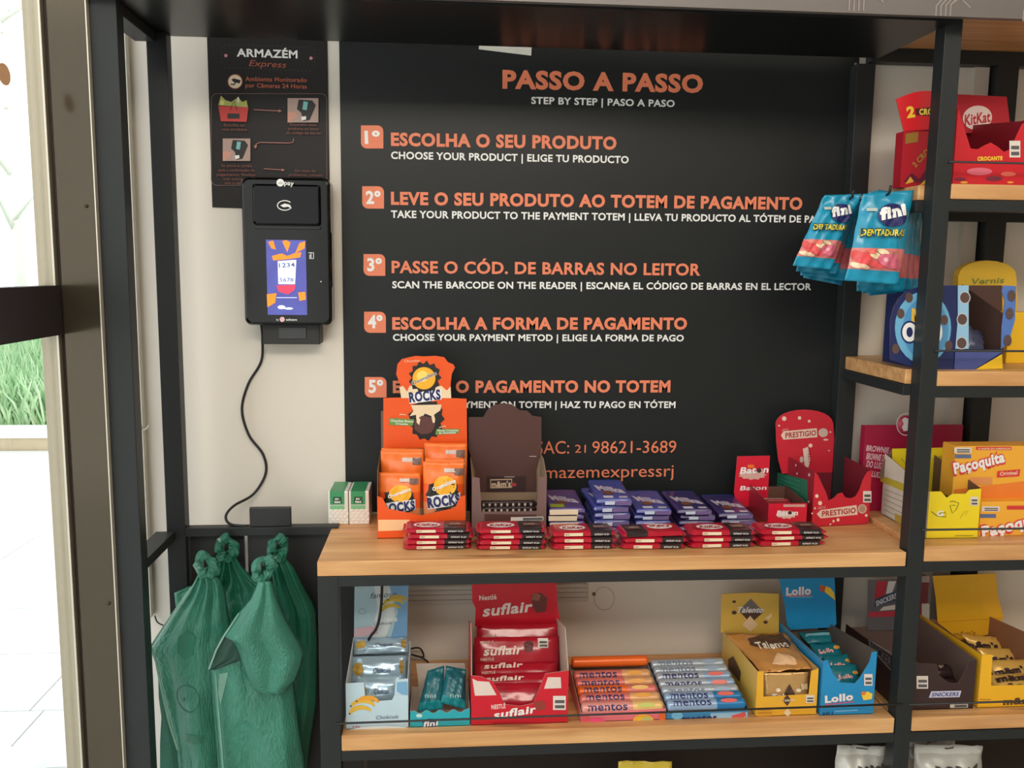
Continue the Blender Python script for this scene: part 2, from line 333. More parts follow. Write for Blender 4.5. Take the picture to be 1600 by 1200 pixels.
rb('side_rail', XL0+.004, XL1-.002, F+T, -T, 1.945, HB)
rb('back_rail', XB1, XC0+.015, -T, -.01, .925, .944)
rb('shelf_rail', XC0, XR0, F+.001, F+.022, ZC-.052, ZC-.031); rb('back_rail', XC0+.02, XQ0+.001, YQ, YQ+.02, ZC-.052, ZC-.031)
rb('shelf_rail', XC1, XR0, F+.001, F+.022, ZL-.055, ZL-.034); rb('back_rail', XC1, XQ0, YQ, YQ+.02, ZL-.055, ZL-.034)
for z in (ZCR-.033, ZL-.034, ZO-.031, ZK-.030):
    rb('shelf_rail', XR1, XS, F+.001, F+.022, z-.022, z)
    rb('back_rail', XQ1, XS, YQ, YQ+.02, z-.022, z)
    if z > 1: rb('side_rail', .932, .953, F+T, YQ, z-.022, z)
rb('back_rail', XQ1-.01, XS, YQ, YQ+.03, ZA(98, 1.05, YQ), ZA(76, 1.05, YQ))
# header panel and fascia
hd = box('header_panel', XL0, .945, -.285, -.001, HB, HB+.03, BLACKG, rack)
fs = box('fascia', XL0, 1.7, -.30, -.286, HB+.004, HB+.16, M(104, 96, 92, .35, 0, .05, 8), rack)
fa = Face(fs, -.30)
for ox in (0, 136, -136, 274):
    for k in range(4): fa.line([(1462+ox+k*7.5, 25+ox*.06), (1463+ox+k*7.5, 9+ox*.06-k*.5), (1483+ox+k*7.5-5, -8+ox*.06)], 2, M(150, 140, 136, .5), 'fascia_line')
    fa.line([(1485+ox, 7+ox*.06), (1500+ox, -3+ox*.06), (1516+ox, 12+ox*.06)], 2, M(150, 140, 136, .5), 'fascia_line')
# guard rods
def rod(x0, x1, z, z2=None): tube('guard_rod', [(x0, F-.0015, z), (x1, F-.0015, z2 or z)], .0022, M(36, 36, 36, .4), rack, 8)
rod(XC1-.01, XR0+.01, .607, .612); rod(XR1-.01, XS, .610); rod(XR1-.01, XS, .986); rod(XR1-.01, XS, 1.351); rod(XR1-.01, XS, 1.716)
# dark boards behind the bags and under the lower shelf
box('back_board', XB1+.002, P(380, 860, -.02).x, -.012, -.002, .0, .925, M(34, 34, 35, .5), rack)
box('back_board', P(386, 860, -.02).x, XC1+.02, -.012, -.002, .0, .925, M(34, 34, 35, .5), rack)
box('back_board', XC1+.03, XS, -.012, -.002, 0, ZL-.06, M(30, 28, 28, .6), rack)
# hooks
def hook(px_, py_, Y, y2=-.03):
    q = P(px_, py_, Y); return tube('hook', [(q.x, y2, q.z-.004), (q.x, Y+.01, q.z-.004), (q.x, Y-.004, q.z), (q.x, Y-.008, q.z+.014)], .0026, M(24, 24, 24, .4), rack, 8)
hook(352, 858, -.075); hook(320, 884, -.150); hook(410, 888, -.185); hook(434, 855, -.092)
hook(1330, 308, -.15); hook(1388, 302, -.21)

# wooden shelves
def shelf(x0, x1, ztop, th, label, notch=False, y1=WY-.01, rn=False):
    if notch: pl_ = [(x0, y1), (x1, y1), (x1, F), (XR1+.001, F), (XR1+.001, F+T+.001), (x0, F+T+.001)]
    elif rn: pl_ = [(x0, y1), (x1+.028, y1), (x1+.028, F+T+.001), (x1, F+T+.001), (x1, F), (x0, F)]
    else: pl_ = [(x0, y1), (x1, y1), (x1, F), (x0, F)]
    n = len(pl_); c = Vector((x0, F, ztop-th)); v = [Vector((x, y, z))-c for z in (ztop-th, ztop) for x, y in pl_]
    f = [tuple(range(n)), tuple(range(2*n-1, n-1, -1))]+[(i, i+n, (i+1) % n+n, (i+1) % n) for i in range(n)]
    o = mk('wooden_shelf', v, f, WOOD); o.location = c; tag(o, label, 'shelf', 'pine shelves of the rack')
    b = o.modifiers.new('bevel', 'BEVEL'); b.width = .002; b.segments = 2; b.limit_method = 'ANGLE'; return o
shelf(XC0, .944, ZC, .030, 'long pine counter board under the stacked chocolate bars', rn=True)
shelf(XC1+.001, .944, ZL, .033, 'long pine board of the lower shelf holding the mint rolls')
shelf(.936, XS, ZK, .029, 'pine board under the red wafer boxes, highest loaded shelf on the right', True)
shelf(.936, XS, ZO, .030, 'pine board under the blue cookie box in the right bay', True)
shelf(.9735, XS, ZCR, .033, 'pine board under the peanut candy boxes in the right bay', True)
shelf(.948, XS, ZL, .031, 'pine board of the lower shelf right of the front post', True)
tp = box('wooden_shelf', .946, XS, -.24, WY-.01, HB+.036, HB+.06, WOOD); tag(tp, 'pine board at the very top of the right bay, seen from below', 'shelf', 'pine shelves of the rack')

# ------------------------------------------------------------------ banner
bn = tag(box('instruction_banner', P(535, 400, WY).x, XA(1322, WY, 1.5), WY-.003, WY-.0002, ZC+.002, P(700, 76, WY).z+.03, BANNER), 'large black instruction banner with orange numbered steps', 'banner')
box('silver_edge_strip', XA(1307, WY, 1.31), XA(1309.5, WY, 1.31), WY-.008, WY-.003, ZC, ZA(99, .93, WY), M(170, 172, 172, .3, .7), bn)
b = Face(bn, WY-.003)
B = .028
b.txt('PASSO A PASSO', 785, 137, 1098, 144, 28, ORANGE, .043)
b.txt('STEP BY STEP | PASO A PASO', 830, 162, 1054, 167, 11, WHITE, B)
for n_, (x0, y0, x1, y1) in enumerate([(564, 196, 599, 232), (566, 291, 600, 326), (568, 397, 602, 431), (569, 487, 603, 520), (570, 589, 604, 621)]):
    o_ = b.poly(rounded(x0, y0, x1, y1, 9, 4, (0, 1, 0, 1)), ORANGE, 'number_badge')
    b.txt(str(n_+1)+'º', x0+6, y1-8, x1-5, y1-8, 20, WHITE, .035)
b.txt('ESCOLHA O SEU PRODUTO', 611, 227, 963, 233, 20, ORANGE, .043)
b.txt('CHOOSE YOUR PRODUCT | ELIGE TU PRODUCTO', 611, 248, 982, 255, 11.5, WHITE, B)
b.txt('LEVE O SEU PRODUTO AO TOTEM DE PAGAMENTO', 611, 319, 1253, 327, 19.5, ORANGE, .043)
b.txt('TAKE YOUR PRODUCT TO THE PAYMENT TOTEM | LLEVA TU PRODUCTO AL TÓTEM DE PAGO', 611, 340, 1297, 348, 11.5, WHITE, B)
b.txt('PASSE O CÓD. DE BARRAS NO LEITOR', 612, 426, 1094, 430, 19, ORANGE, .03)
b.txt('SCAN THE BARCODE ON THE READER | ESCANEA EL CÓDIGO DE BARRAS EN EL LECTOR', 613, 450, 1267, 453, 11, WHITE, B)
b.txt('ESCOLHA A FORMA DE PAGAMENTO', 613, 514, 1073, 514, 18.5, ORANGE, .043)
b.txt('CHOOSE YOUR PAYMENT METOD | ELIGE LA FORMA DE PAGO', 614, 532, 1068, 533, 10.5, WHITE, B)
b.txt('EFETUE O PAGAMENTO NO TOTEM', 614, 613, 1047, 612, 18.5, ORANGE, .043)
b.txt('MAKE YOUR PAYMENT ON TOTEM | HAZ TU PAGO EN TÓTEM', 614, 637, 1055, 637, 10.5, WHITE, B)
b.txt('SAC:', 838, 709, 889, 708.5, 21, ORANGE); b.txt('21', 898, 707, 915, 707, 13, ORANGE); b.txt('98621-3689', 925, 708, 1056, 707, 20, ORANGE)
b.txt('@armazemexpressrj', 792, 748, 1052, 744, 20, ORANGE)
tag(plate('wall_gap_wedge', pxs(WY-.0035, [(748, 77), (749, 66), (831, 68), (830, 87)]), (0, -.0006, 0), M(226, 226, 216, .6)), 'small white wedge added for the bare wall above the black banner', 'wall patch')  # added white wedge in place of the bare wall above the banner

# ------------------------------------------------------------------ small poster
ps = tag(plate('wall_poster', pxs(WY-.0008, [(323.6, 56), (511.5, 64), (516, 330), (332, 324)]), (0, -.0015, 0), M(34, 31, 31, .5, spec=.3), None), 'narrow black poster above the payment terminal', 'poster')
# plate() extrudes along its thickness vector: printed side is y = -.0025
q = Face(ps, WY-.0024); BRN = M(176, 92, 66, .5); DBR = M(120, 62, 50, .5); PNK = M(206, 140, 150, .5)
q.txt('ARMAZÉM', 370, 88, 465, 91, 12.5, WHITE, .03); q.txt('Express', 389, 103, 446, 106, 10, BRN, .0, .35)
q.oval(353, 87, 2.6, 2.6, PNK); q.oval(486, 91, 2.6, 2.6, PNK)
for k in range(22): q.oval(352+k*6.3, 69.5+k*.25, .7, .7, PENC, 'border_dot', 5); q.oval(352+k*6.3, 104.5+k*.28+1, .7, .7, PENC, 'border_dot', 5)
for k in range(5): q.oval(347.5, 74+k*6, .7, .7, PENC, 'border_dot', 5); q.oval(492, 79+k*6, .7, .7, PENC, 'border_dot', 5)
q.oval(368, 128, 12, 12, M(150, 80, 60, .5)); q.oval(368, 128, 10.5, 10.5, CREAM); q.poly([(362, 125), (366, 123), (377, 126), (375, 131), (366, 129)], DARK, 'camera_symbol'); q.line([(369, 129), (366, 133), (361, 132)], 2, DARK, 'camera_symbol')
q.txt('Ambiente Monitorado', 384, 127, 480, 129, 7, BRN, .02); q.txt('por Câmeras 24 Horas', 384, 137, 480, 139, 7, BRN, .02)
rp = rounded(331, 147, 511, 290, 9, 5); q.line(rp+[rp[0]], 1, M(110, 84, 78, .5), 'panel_outline')
q.poly([(342, 166), (389, 168), (386, 191), (346, 190)], M(196, 56, 52, .5), 'basket_picture'); q.poly([(342, 165), (346, 150), (353, 157), (362, 160), (372, 153), (380, 160), (386, 157), (388, 168)], M(170, 176, 90, .5), 'basket_picture')
q.poly([(356, 178), (375, 178), (375, 186), (356, 186)], DARK, 'basket_picture'); q.line([(361, 172), (366, 158), (371, 173)], 1.4, DARK, 'basket_picture'); q.oval(373, 157, 2, 5, M(220, 216, 200, .5)); q.oval(348, 161, 3, 4, M(210, 210, 120, .5))
def arrow(x0, y0, x1, y1): q.line([(x0, y0), (x1, y1)], 1.3, M(170, 110, 100, .5), 'printed_arrow'); q.poly([(x1+4, y1), (x1-1, y1-2.6), (x1-1, y1+2.6)], M(170, 110, 100, .5), 'printed_arrow')
arrow(397, 172, 437, 174); arrow(413, 264, 442, 266)
q.line([(460, 217), (458, 223), (452, 224), (406, 223), (401, 226), (400, 229)], 1.3, M(170, 110, 100, .5), 'printed_arrow'); q.poly([(400, 233), (397, 228), (403, 228)], M(170, 110, 100, .5), 'printed_arrow')
for (x0, y0, x1, y1) in ((450, 154, 498, 192), (349, 217, 392, 252)):
    W_, H_ = x1-x0, y1-y0; f_ = lambda u, v: (x0+u*W_, y0+v*H_)
    q.rect(x0, y0, x1, y1, M(176, 150, 140, .5), 'photo_print'); q.poly([f_(.36, .06), f_(.8, .1), f_(.92, .3), f_(.72, .9), f_(.5, .95), f_(.44, .6), f_(.3, .45)], DARK, 'photo_print')
    q.poly([f_(.52, .13), f_(.66, .16), f_(.62, .5), f_(.48, .46)], M(120, 190, 190, .5), 'photo_print'); q.poly([f_(0, .55), f_(.3, .6), f_(.28, .8), f_(0, 1)], M(206, 150, 130, .5), 'photo_print'); q.poly([f_(.44, .76), f_(.6, .74), f_(.6, .88), f_(.46, .92)], WHITE, 'photo_print')
for s_, x0, x1, y in (('Escolha os', 351, 383, 198), ('seus produtos', 348, 387, 204.5), ('Escaneie seus', 454, 495, 197), ('produtos no leitor', 451, 499, 203.5), ('de código de barras', 448, 502, 210), ('Se passe o cartão', 347, 395, 261), ('após a confirmação do', 342, 399, 268), ('pagamento, finalize', 340, 400, 275), ('sua compra', 350, 388, 281.5), ('até a saída', 352, 386, 288), ('Em caso de', 462, 494, 269), ('problemas, contate', 452, 505, 275.5)):
    q.txt(s_, x0, y, x1, y+.6, 4.4, DBR, .01)

# ------------------------------------------------------------------ payment terminal
tq = P(448, 400, 0.0600)
term = thing('payment_terminal', Vector((tq.x, 0.0600, tq.z)), 'glossy black wall payment terminal with a lit blue screen', 'payment terminal')
GB = M(3, 3, 4, .1, 0, .05, 20, spec=.25); GB2 = M(10, 10, 9, .14, 0, .05, 20, spec=.35)
bx0, bx1, bz0, bz1 = P(379, 400, 0.0050).x, P(517, 400, 0.0050).x, P(448, 508, 0.0050).z, P(446, 277, 0.0050).z
def rr_solid(name, x0, x1, z0, z1, r, y0, y1, mat, parent, bev=.004, n=6):
    q_ = []
    for cx, cz, a0 in ((x1-r, z1-r, 0), (x0+r, z1-r, 90), (x0+r, z0+r, 180), (x1-r, z0+r, 270)):
        for i in range(n+1): t = math.radians(a0+90*i/n); q_.append((cx+r*math.cos(t), cz+r*math.sin(t)))
    rings = [(0, y1), (0, y0+bev), (bev*.35, y0+bev*.3), (bev, y0)]
    v = []; cx_, cz_ = (x0+x1)/2, (z0+z1)/2
    for d_, y in rings:
        for (x, z) in q_: k_ = 1-d_/((x1-x0)/2); v.append((cx_+(x-cx_)*k_, y, cz_+(z-cz_)*(1-d_/((z1-z0)/2))))
    m = len(q_); f = [tuple(range(m)), tuple(range(4*m-1, 3*m-1, -1))]
    for a in range(3): f += [(a*m+i, (a+1)*m+i, (a+1)*m+(i+1) % m, a*m+(i+1) % m) for i in range(m)]
    o = mk(name, rel(parent, v), f, mat, parent)
    bm_ = o.data
    return o
rr_solid('housing', bx0, bx1, bz0, bz1, .014, 0.0050, 0.0600, GB2, term, .006)
rr_solid('reader_head', P(394, 300, -0.0020).x, P(500, 300, -0.0020).x, P(448, 352, -0.0020).z, P(448, 288, -0.0020).z, .006, -0.0040, 0.0055, GB, term, .004)
rr_solid('reader_lip', P(396, 300, 0.0000).x, P(500, 300, 0.0000).x, P(448, 358, 0.0000).z, P(448, 353, 0.0000).z, .002, 0.0010, 0.0055, M(8, 8, 8, .3), term, .001)
box('side_flap', P(502, 300, 0.0050).x, bx1+.0015, 0.0100, 0.0400, P(510, 450, 0.0050).z, P(510, 362, 0.0050).z, GB, term, .003)
box('wall_bracket', P(414, 520, 0.0600).x, P(502, 520, 0.0600).x, 0.0350, WY-.001, P(458, 538, 0.0350).z, P(448, 480, 0.0350).z, M(34, 33, 32, .5), term, .002)
box('mounting_arm', P(430, 400, 0.0600).x, P(480, 400, 0.0600).x, 0.0580, 0.0872, P(448, 480, 0.0600).z, P(448, 380, 0.0600).z, M(30, 30, 30, .5), term)
box('scanner_window', P(436, 520, 0.0320).x, P(478, 520, 0.0320).x, 0.0315, 0.0355, P(458, 529, 0.0320).z, P(458, 512, 0.0320).z, M(52, 54, 56, .3), term)
sc = box('screen', P(416, 400, 0.0035).x, P(478, 400, 0.0035).x, 0.0038, 0.0051, P(446, 492, 0.0035).z, P(446, 375, 0.0035).z, M(72, 76, 150, .3, 0, .25, 25, emit=.9), term); sc['label'] = 'lit blue screen with orange shapes'
g = Face(sc, 0.0038); OR = M(255, 130, 30, .4, emit=.95); WH = M(225, 235, 255, .4, emit=.9); RD = M(235, 60, 90, .4, emit=.7)
g.poly([(419, 378), (427, 376), (431, 390), (424, 388)], OR); g.poly([(441, 377), (447, 375), (454, 379), (449, 394)], OR); g.poly([(468, 380), (477, 377), (476, 388), (461, 396)], OR)
g.poly([(425, 400), (440, 396), (449, 400), (459, 396), (471, 394), (469, 402), (450, 405), (427, 407)], OR); g.poly([(434, 408), (463, 406), (461, 444), (435, 444)], WH)
g.txt('1234', 436, 418, 461, 417, 7, M(70, 80, 140, .4, emit=.5), .02); g.txt('5678', 437, 440, 459, 440, 6, M(90, 100, 170, .4, emit=.5), .02)
g.poly([(432, 446), (462, 445), (460, 453), (450, 460), (436, 456)], RD); g.poly([(417, 460), (432, 458), (430, 473), (418, 480)], OR); g.poly([(466, 457), (477, 456), (478, 468), (468, 470)], OR)
g.line([(432, 465), (464, 465)], .8, WH); g.oval(440, 480, 6, 3, WH); g.oval(451, 482, 7, 1.6, WH)
hf = Face(term, -0.0042); hf.oval(438, 285.5, 6, 6, WHITE, 'logo_disc'); g2 = hf
hf.txt('pay', 444, 289, 459, 290, 7.5, WHITE, .02); hf.txt('vm', 435, 287.5, 441, 287.5, 4, DARK)
ring = [(445+11.5*math.cos(t*math.pi/9), 321+7.5*math.sin(t*math.pi/9)) for t in range(2, 17)]; hf.line(ring, 1.4, WHITE, 'contactless_symbol'); hf.poly([(438, 321), (445, 318), (453, 320), (456, 326), (450, 323), (443, 324)], WHITE, 'contactless_symbol')
hf2 = Face(term, 0.0038); hf2.oval(441, 499, 4, 4, M(240, 190, 190, .5), 'logo_disc'); hf2.txt('by', 432, 501, 435.5, 501, 3.5, WHITE); hf2.txt('software', 447, 501, 464, 501, 3.5, WHITE, .02)
hf2.line([(482, 395), (490, 395), (490, 404), (484, 404), (484, 398)], 1.2, WHITE, 'slot_symbol'); hf2.line([(486, 396), (486, 403)], 1.2, WHITE, 'slot_symbol'); hf2.oval(501.5, 440, 1, 1, WHITE, 'indicator', 8)
# cable from terminal to plug box, plug box on the rail
pts = [P(x, y, Y) for x, y, Y in ((408, 505, .05), (410, 530, .065), (408, 565, .082), (388, 600, .084), (378, 640, .084), (389, 680, .084), (411, 710, .084), (415, 740, .084), (396, 772, .07), (366, 790, .03), (353, 806, -.005), (360, 819, -.022), (388, 822, -.024))]
tag(tube('power_cable', pts, .0030, M(22, 22, 22, .45), smooth_n=6), 'black cable looping down the wall from the payment terminal', 'cable')
tag(box('adapter_box', P(390, 800, -.03).x, P(455, 800, -.03).x, -.034, -.024, .9445, P(420, 793, -.034).z, M(28, 28, 30, .4), bev=.002), 'flat black adapter box on the rail left of the mint boxes', 'adapter')
# white conduit seen through the side of the rack
cx0, cx1 = P(207, 600, WY-.01).x, P(227, 600, WY-.01).x
cv = thing('cable_conduit', Vector((cx0, WY-.02, .8)), 'white vertical cable conduit seen through the left side of the rack', 'conduit')
box('conduit_channel', cx0-.012, cx0+.022, WY-.022, WY-.001, P(222, 965, WY-.02).z, 3, M(222, 218, 204, .45), cv, .001)
box('clip', P(211, 668, WY-.02).x-.004, P(222, 668, WY-.02).x, WY-.03, WY-.0225, P(222, 671, WY-.02).z, P(222, 665, WY-.02).z, M(30, 30, 30, .5), cv)
tube('clip_ring', [P(222+10*math.cos(t*math.pi/6), 664+8*math.sin(t*math.pi/6), WY-.024) for t in range(0, 7)], .0013, M(220, 220, 212, .4), cv, 6)
tag(tube('thin_cable', [P(x, y, WY-.012) for x, y in ((242, 962), (246, 972), (256, 977), (262, 974))], .0016, DARK, smooth_n=4), 'short black cable end below the white conduit', 'cable')
#PART2
# ------------------------------------------------------------------ packaging helpers
def crate(t, o, W, D, front, sl, sr, zb, out, inn, yaw=0, tk=.0014, outL=None, front_mat=None):
    """open card box. front / sl / sr: top outlines [(0..1, height)], sl and sr run front to back"""
    o = Vector(o); ex = Vector((math.cos(yaw), math.sin(yaw), 0)); ey = Vector((-math.sin(yaw), math.cos(yaw), 0)); ez = Vector((0, 0, 1))
    pt = lambda u, v, z: o+ex*u+ey*v+ez*z
    plate('base_panel', [pt(0, 0, .0003), pt(W, 0, .0003), pt(W, D, .0003), pt(0, D, .0003)], (0, 0, tk), out, t, inn)
    fp = plate('front_panel', [pt(0, 0, 0), pt(W, 0, 0)]+[pt(u*W, 0, h) for u, h in reversed(front)], ey*tk, front_mat or out, t, inn)
    l_ = plate('side_panel', [pt(0, tk, 0)]+[pt(0, max(tk, v*D), h) for v, h in sl]+[pt(0, D, 0)], ex*tk, outL or out, t, inn)
    r_ = plate('side_panel', [pt(W, tk, 0)]+[pt(W, max(tk, v*D), h) for v, h in sr]+[pt(W, D, 0)], -ex*tk, out, t, inn)
    bk = plate('back_panel', [pt(tk, D-tk, 0), pt(W-tk, D-tk, 0), pt(W-tk, D-tk, zb), pt(tk, D-tk, zb)], -ey*tk, out, t, inn)
    return pt, ex, ey, fp, l_, r_, bk
def hb_(py, x, Yb, Z): return ZA(py, x, Yb)-Z
def pouch(name, TL, TR, BR, BL, bulge, zones, parent=None, nu=14, nv=18, seed=0, crump=.0012, back=None):
    """flat sealed bag between four world corners (z up). zones: [(v_end from top, material)]"""
    rg = random.Random(seed); TL, TR, BR, BL = map(Vector, (TL, TR, BR, BL))
    nrm = ((TR-TL)+(BR-BL)).normalized().cross(((TL-BL)+(TR-BR)).normalized()).normalized()      # towards the viewer
    ph = [rg.uniform(0, 6.28) for _ in range(6)]
    def prof(u, v):
        a = max(0, min(1, (u-.03)/.16, (.97-u)/.16)); a = a*a*(3-2*a); c = max(0, min(1, (v-.07)/.2, (.94-v)/.14)); c = c*c*(3-2*c); return a*c*(.72+.28*math.sin(v*math.pi))
    def wob(u, v): return crump*(math.sin(u*19+v*7+ph[0])+math.sin(v*23-u*9+ph[1])+.7*math.sin(u*37+ph[2])*math.sin(v*31+ph[3]))
    def base(u, v): return (TL*(1-u)+TR*u)*(1-v)+(BL*(1-u)+BR*u)*v
    def fr(u, v): return base(u, v)+nrm*(bulge*prof(u, v)+wob(u, v))
    V_, F_, MI = [], [], []
    for s_ in (1, -1):
        for j in range(nv+1):
            for i in range(nu+1):
                u, v = i/nu, j/nv; V_.append(fr(u, v)+nrm*.0003 if s_ == 1 else base(u, v)+nrm*(wob(u, v)-.0003-bulge*.8*prof(u, v)))
    m = (nu+1)*(nv+1)
    for j in range(nv):
        vm = (j+.5)/nv; mi = next(k for k, z in enumerate(zones) if vm <= z[0])
        for i in range(nu):
            a = j*(nu+1)+i; F_.append((a, a+nu+1, a+nu+2, a+1)); MI.append(mi); F_.append((m+a+1, m+a+nu+2, m+a+nu+1, m+a)); MI.append(mi)
    for j in range(nv):
        for i in (0, nu):
            a = j*(nu+1)+i; f = (a, m+a, m+a+nu+1, a+nu+1) if i == 0 else (a+nu+1, m+a+nu+1, m+a, a); F_.append(f); MI.append(len(zones)-1)
    for j in (0, nv):
        for i in range(nu):
            a = j*(nu+1)+i; f = (a, a+1, m+a+1, m+a) if j == 0 else (a+1, a, m+a, m+a+1); F_.append(f); MI.append(0 if j == 0 else len(zones)-1)
    ob = mk(name, rel(parent, V_) if parent else V_, F_, [z[1] for z in zones], parent, mats=MI, smooth=True)
    EX = ((TR-TL)+(BR-BL)).normalized(); EY = nrm.cross(EX)
    def uv(q):
        u, v = .5, .5
        for _ in range(12):
            b_ = base(u, v); e = q-b_; du = base(u+.01, v)-b_; dv = base(u, v+.01)-b_
            u += e.dot(du)/du.dot(du)*.01*.9; v += e.dot(dv)/dv.dot(dv)*.01*.9
        return u, v
    def off(q):
        u, v = uv(q); u = min(1, max(0, u)); v = min(1, max(0, v)); d = fr(u, v)-base(u, v); return d.dot(nrm)+.0012
    return ob, Face(parent if parent else ob, o=base(.5, .5), ex=EX, ey=EY, fn=off)
def bar_mesh(L, D, h, zones, seed=0, ns=26, fin=.055):
    """flow-wrapped bar lying along x; zones [(x_end 0..1, mat index)]"""
    rg = random.Random(seed); xs = sorted(set([0, fin*.5, fin, fin*1.35, 1-fin*1.35, 1-fin, 1-fin*.5, 1]+[z[0] for z in zones if z[0] < 1]+[fin+(1-2*fin)*k/9 for k in range(1, 9)]))
    prof = [(0, .18), (0, .82), (.06, 1), (.35, 1.03), (.65, 1.03), (.94, 1), (1, .82), (1, .18), (.94, 0), (.06, 0)]
    V_, F_, MI = [], [], []; n = len(prof)
    for x in xs:
        e = min(x, 1-x); k = 1 if e >= fin*1.3 else (.06 if e <= fin*.8 else .75)
        for (a, b) in prof: V_.append(((x+(rg.uniform(-.003, .003) if 0 < x < 1 else 0))*L, a*D+(rg.uniform(-.0007, .0007)), h*(.42+(b-.42)*k)+(rg.uniform(-.0004, .0004) if b > .1 else 0)))
    for s_ in range(len(xs)-1):
        xm = (xs[s_]+xs[s_+1])/2; mi = next(z[1] for z in zones if xm <= z[0])
        for i in range(n): F_.append((s_*n+i, s_*n+(i+1) % n, (s_+1)*n+(i+1) % n, (s_+1)*n+i)); MI.append(mi)
    F_.append(tuple(range(n-1, -1, -1))); MI.append(0); F_.append(tuple((len(xs)-1)*n+i for i in range(n))); MI.append(zones[-1][1])
    return V_, [tuple(reversed(f)) for f in F_], MI
def ltxt(parent, s, o, ex, ey, W, H, mat, bold=.02, shear=0, name='lettering'):
    v, f = text_mesh(s, bold); o, ex, ey = Vector(o), Vector(ex), Vector(ey)
    return mk(name, [o+ex*float(q[0]*W+q[1]*H*shear)+ey*float(q[1]*H) for q in v], f, mat, parent)
def lquad(parent, o, ex, ey, W, H, mat, name='printed_patch', cut=0):
    o, ex, ey = Vector(o), Vector(ex), Vector(ey); return mk(name, [o, o+ex*W, o+ex*(W-cut)+ey*H, o+ey*H+ex*cut], [(0, 1, 2, 3)], mat, parent)
def loval(parent, o, ex, ey, rx, ry, mat, name='printed_spot', n=16):
    o, ex, ey = Vector(o), Vector(ex), Vector(ey); return mk(name, [o+ex*(rx*math.cos(6.2832*i/n))+ey*(ry*math.sin(6.2832*i/n)) for i in range(n)], [tuple(range(n))], mat, parent)
X_, Y_, Z_ = (1, 0, 0), (0, 1, 0), (0, 0, 1)

# ------------------------------------------------------------------ mint boxes
GRN = M(58, 150, 98, .35); GRN2 = M(120, 190, 140, .4); CLR = M(226, 224, 214, .12, 0, .03, 30, 0, .3); MINT = M(240, 234, 222, .4, 0, .03)
y0 = -.005; mxl, mxr = XA(513, y0, ZC), XA(577, y0, ZC); mw = (mxr-mxl)/2-.0008; mh = ZA(768, mxl, y0)-ZC; md = .014
proto = thing('mint_box', Vector((mxl, y0, ZC)), '', 'mint box', 'boxes of white mints in two rows')
cb = mk('clear_case', [Vector(p) for p in [(0, 0, 0), (0, md, 0), (mw, md, 0), (mw, 0, 0), (0, 0, mh), (0, md, mh), (mw, md, mh), (mw, 0, mh)]], BOXF, CLR, proto)
bv = cb.modifiers.new('bevel', 'BEVEL'); bv.width = .0015; bv.segments = 2
lquad(cb, (mw*.1, -.0003, mh*.60), X_, Z_, mw*.72, mh*.40, GRN, 'front_label'); lquad(cb, (mw*.1, -.0002, mh*.46), X_, Z_, mw*.72, mh*.12, GRN2, 'label_band')
mk('top_label', [(mw*.1, -.0003, mh+.0004), (mw*.82, -.0003, mh+.0004), (mw*.82, md, mh+.0004), (mw*.1, md, mh+.0004)], [(0, 1, 2, 3)], GRN, cb)
lquad(cb, (mw*.24, -.0005, mh*.64), X_, Z_, mw*.46, mh*.2, M(30, 84, 54, .4), 'logo_patch', .001)
ltxt(cb, 'tic', (mw*.34, -.0008, mh*.75), X_, Z_, mw*.2, mh*.06, WHITE, .04, .1); ltxt(cb, 'tac', (mw*.3, -.0008, mh*.66), X_, Z_, mw*.32, mh*.07, WHITE, .04, .1)
vv, ff = [], []; rg = random.Random(5)
for j in range(5):
    for i in range(4):
        c = Vector((mw*(.14+.24*i+(.1 if j % 2 else 0)), -.0004, mh*(.05+.095*j))); a = rg.uniform(0, 3.1); n0 = len(vv)
        for t_ in range(10):
            x, z = .0036*math.cos(t_*.6283), .0023*math.sin(t_*.6283); vv.append(c+Vector((x*math.cos(a)-z*math.sin(a), 0, x*math.sin(a)+z*math.cos(a))))
        vv.append(c+Vector((0, -.0014, 0))); ff += [(n0+t_, n0+(t_+1) % 10, n0+10) for t_ in range(10)]
mn = mk('mints', vv, ff, MINT, cb, smooth=True); mn['kind'] = 'stuff'
for r_ in range(6):
    for c_ in range(2):
        o = proto if r_ == c_ == 0 else copy_tree(proto)
        o.location = (mxl+c_*(mw+.0016), y0+r_*(md+.0006), ZC); o['group'] = 'boxes of white mints in two rows'
        o['label'] = (('front box of the left row of green topped clear mint boxes', 'front box of the right row of green topped clear mint boxes')[c_] if r_ == 0 else
                      'green topped mint box, %s in the %s row' % (('', 'second from the front', 'third from the front', 'fourth from the front', 'second from the wall', 'nearest the wall')[r_], ('left', 'right')[c_]))

# ------------------------------------------------------------------ orange pouch display
OG = M(240, 88, 24, .4); OGL = M(252, 120, 40, .35); NAVY = M(34, 36, 96, .5); YEL = M(250, 180, 40, .45); CRM = M(240, 214, 176, .5)
yf = -.112; a = XA(590, yf, ZC); c_ = XA(727, yf, ZC); D_ = .115; yb = yf+D_
t = thing('candy_pouch_display', Vector((a, yf, ZC)), 'tall orange display box with a rounded header, filled with orange candy pouches', 'display box')
W_ = c_-a; zf = lambda py: ZA(py, a, yf)-ZC
zbk = ZA(622, a, yb)-ZC
pt, ex, ey, fp, l_, r_, bk = crate(t, (a, yf, ZC), W_, D_, [(0, zf(775)), (.06, zf(778)), (.12, zf(795)), (.5, zf(806)), (.88, zf(795)), (.94, zf(778)), (1, zf(775))], [(0, zf(775)), (.1, zf(735)), (1, hb_(703, a, yb, ZC))], [(0, zf(775)), (.1, zf(735)), (1, hb_(703, a, yb, ZC))], zbk*.9, OG, CARD)
f_ = Face(t, yf-.0002); f_.poly([(591, 812), (640, 812), (640, 828), (591, 830)], M(250, 200, 150, .5), 'pale_band')
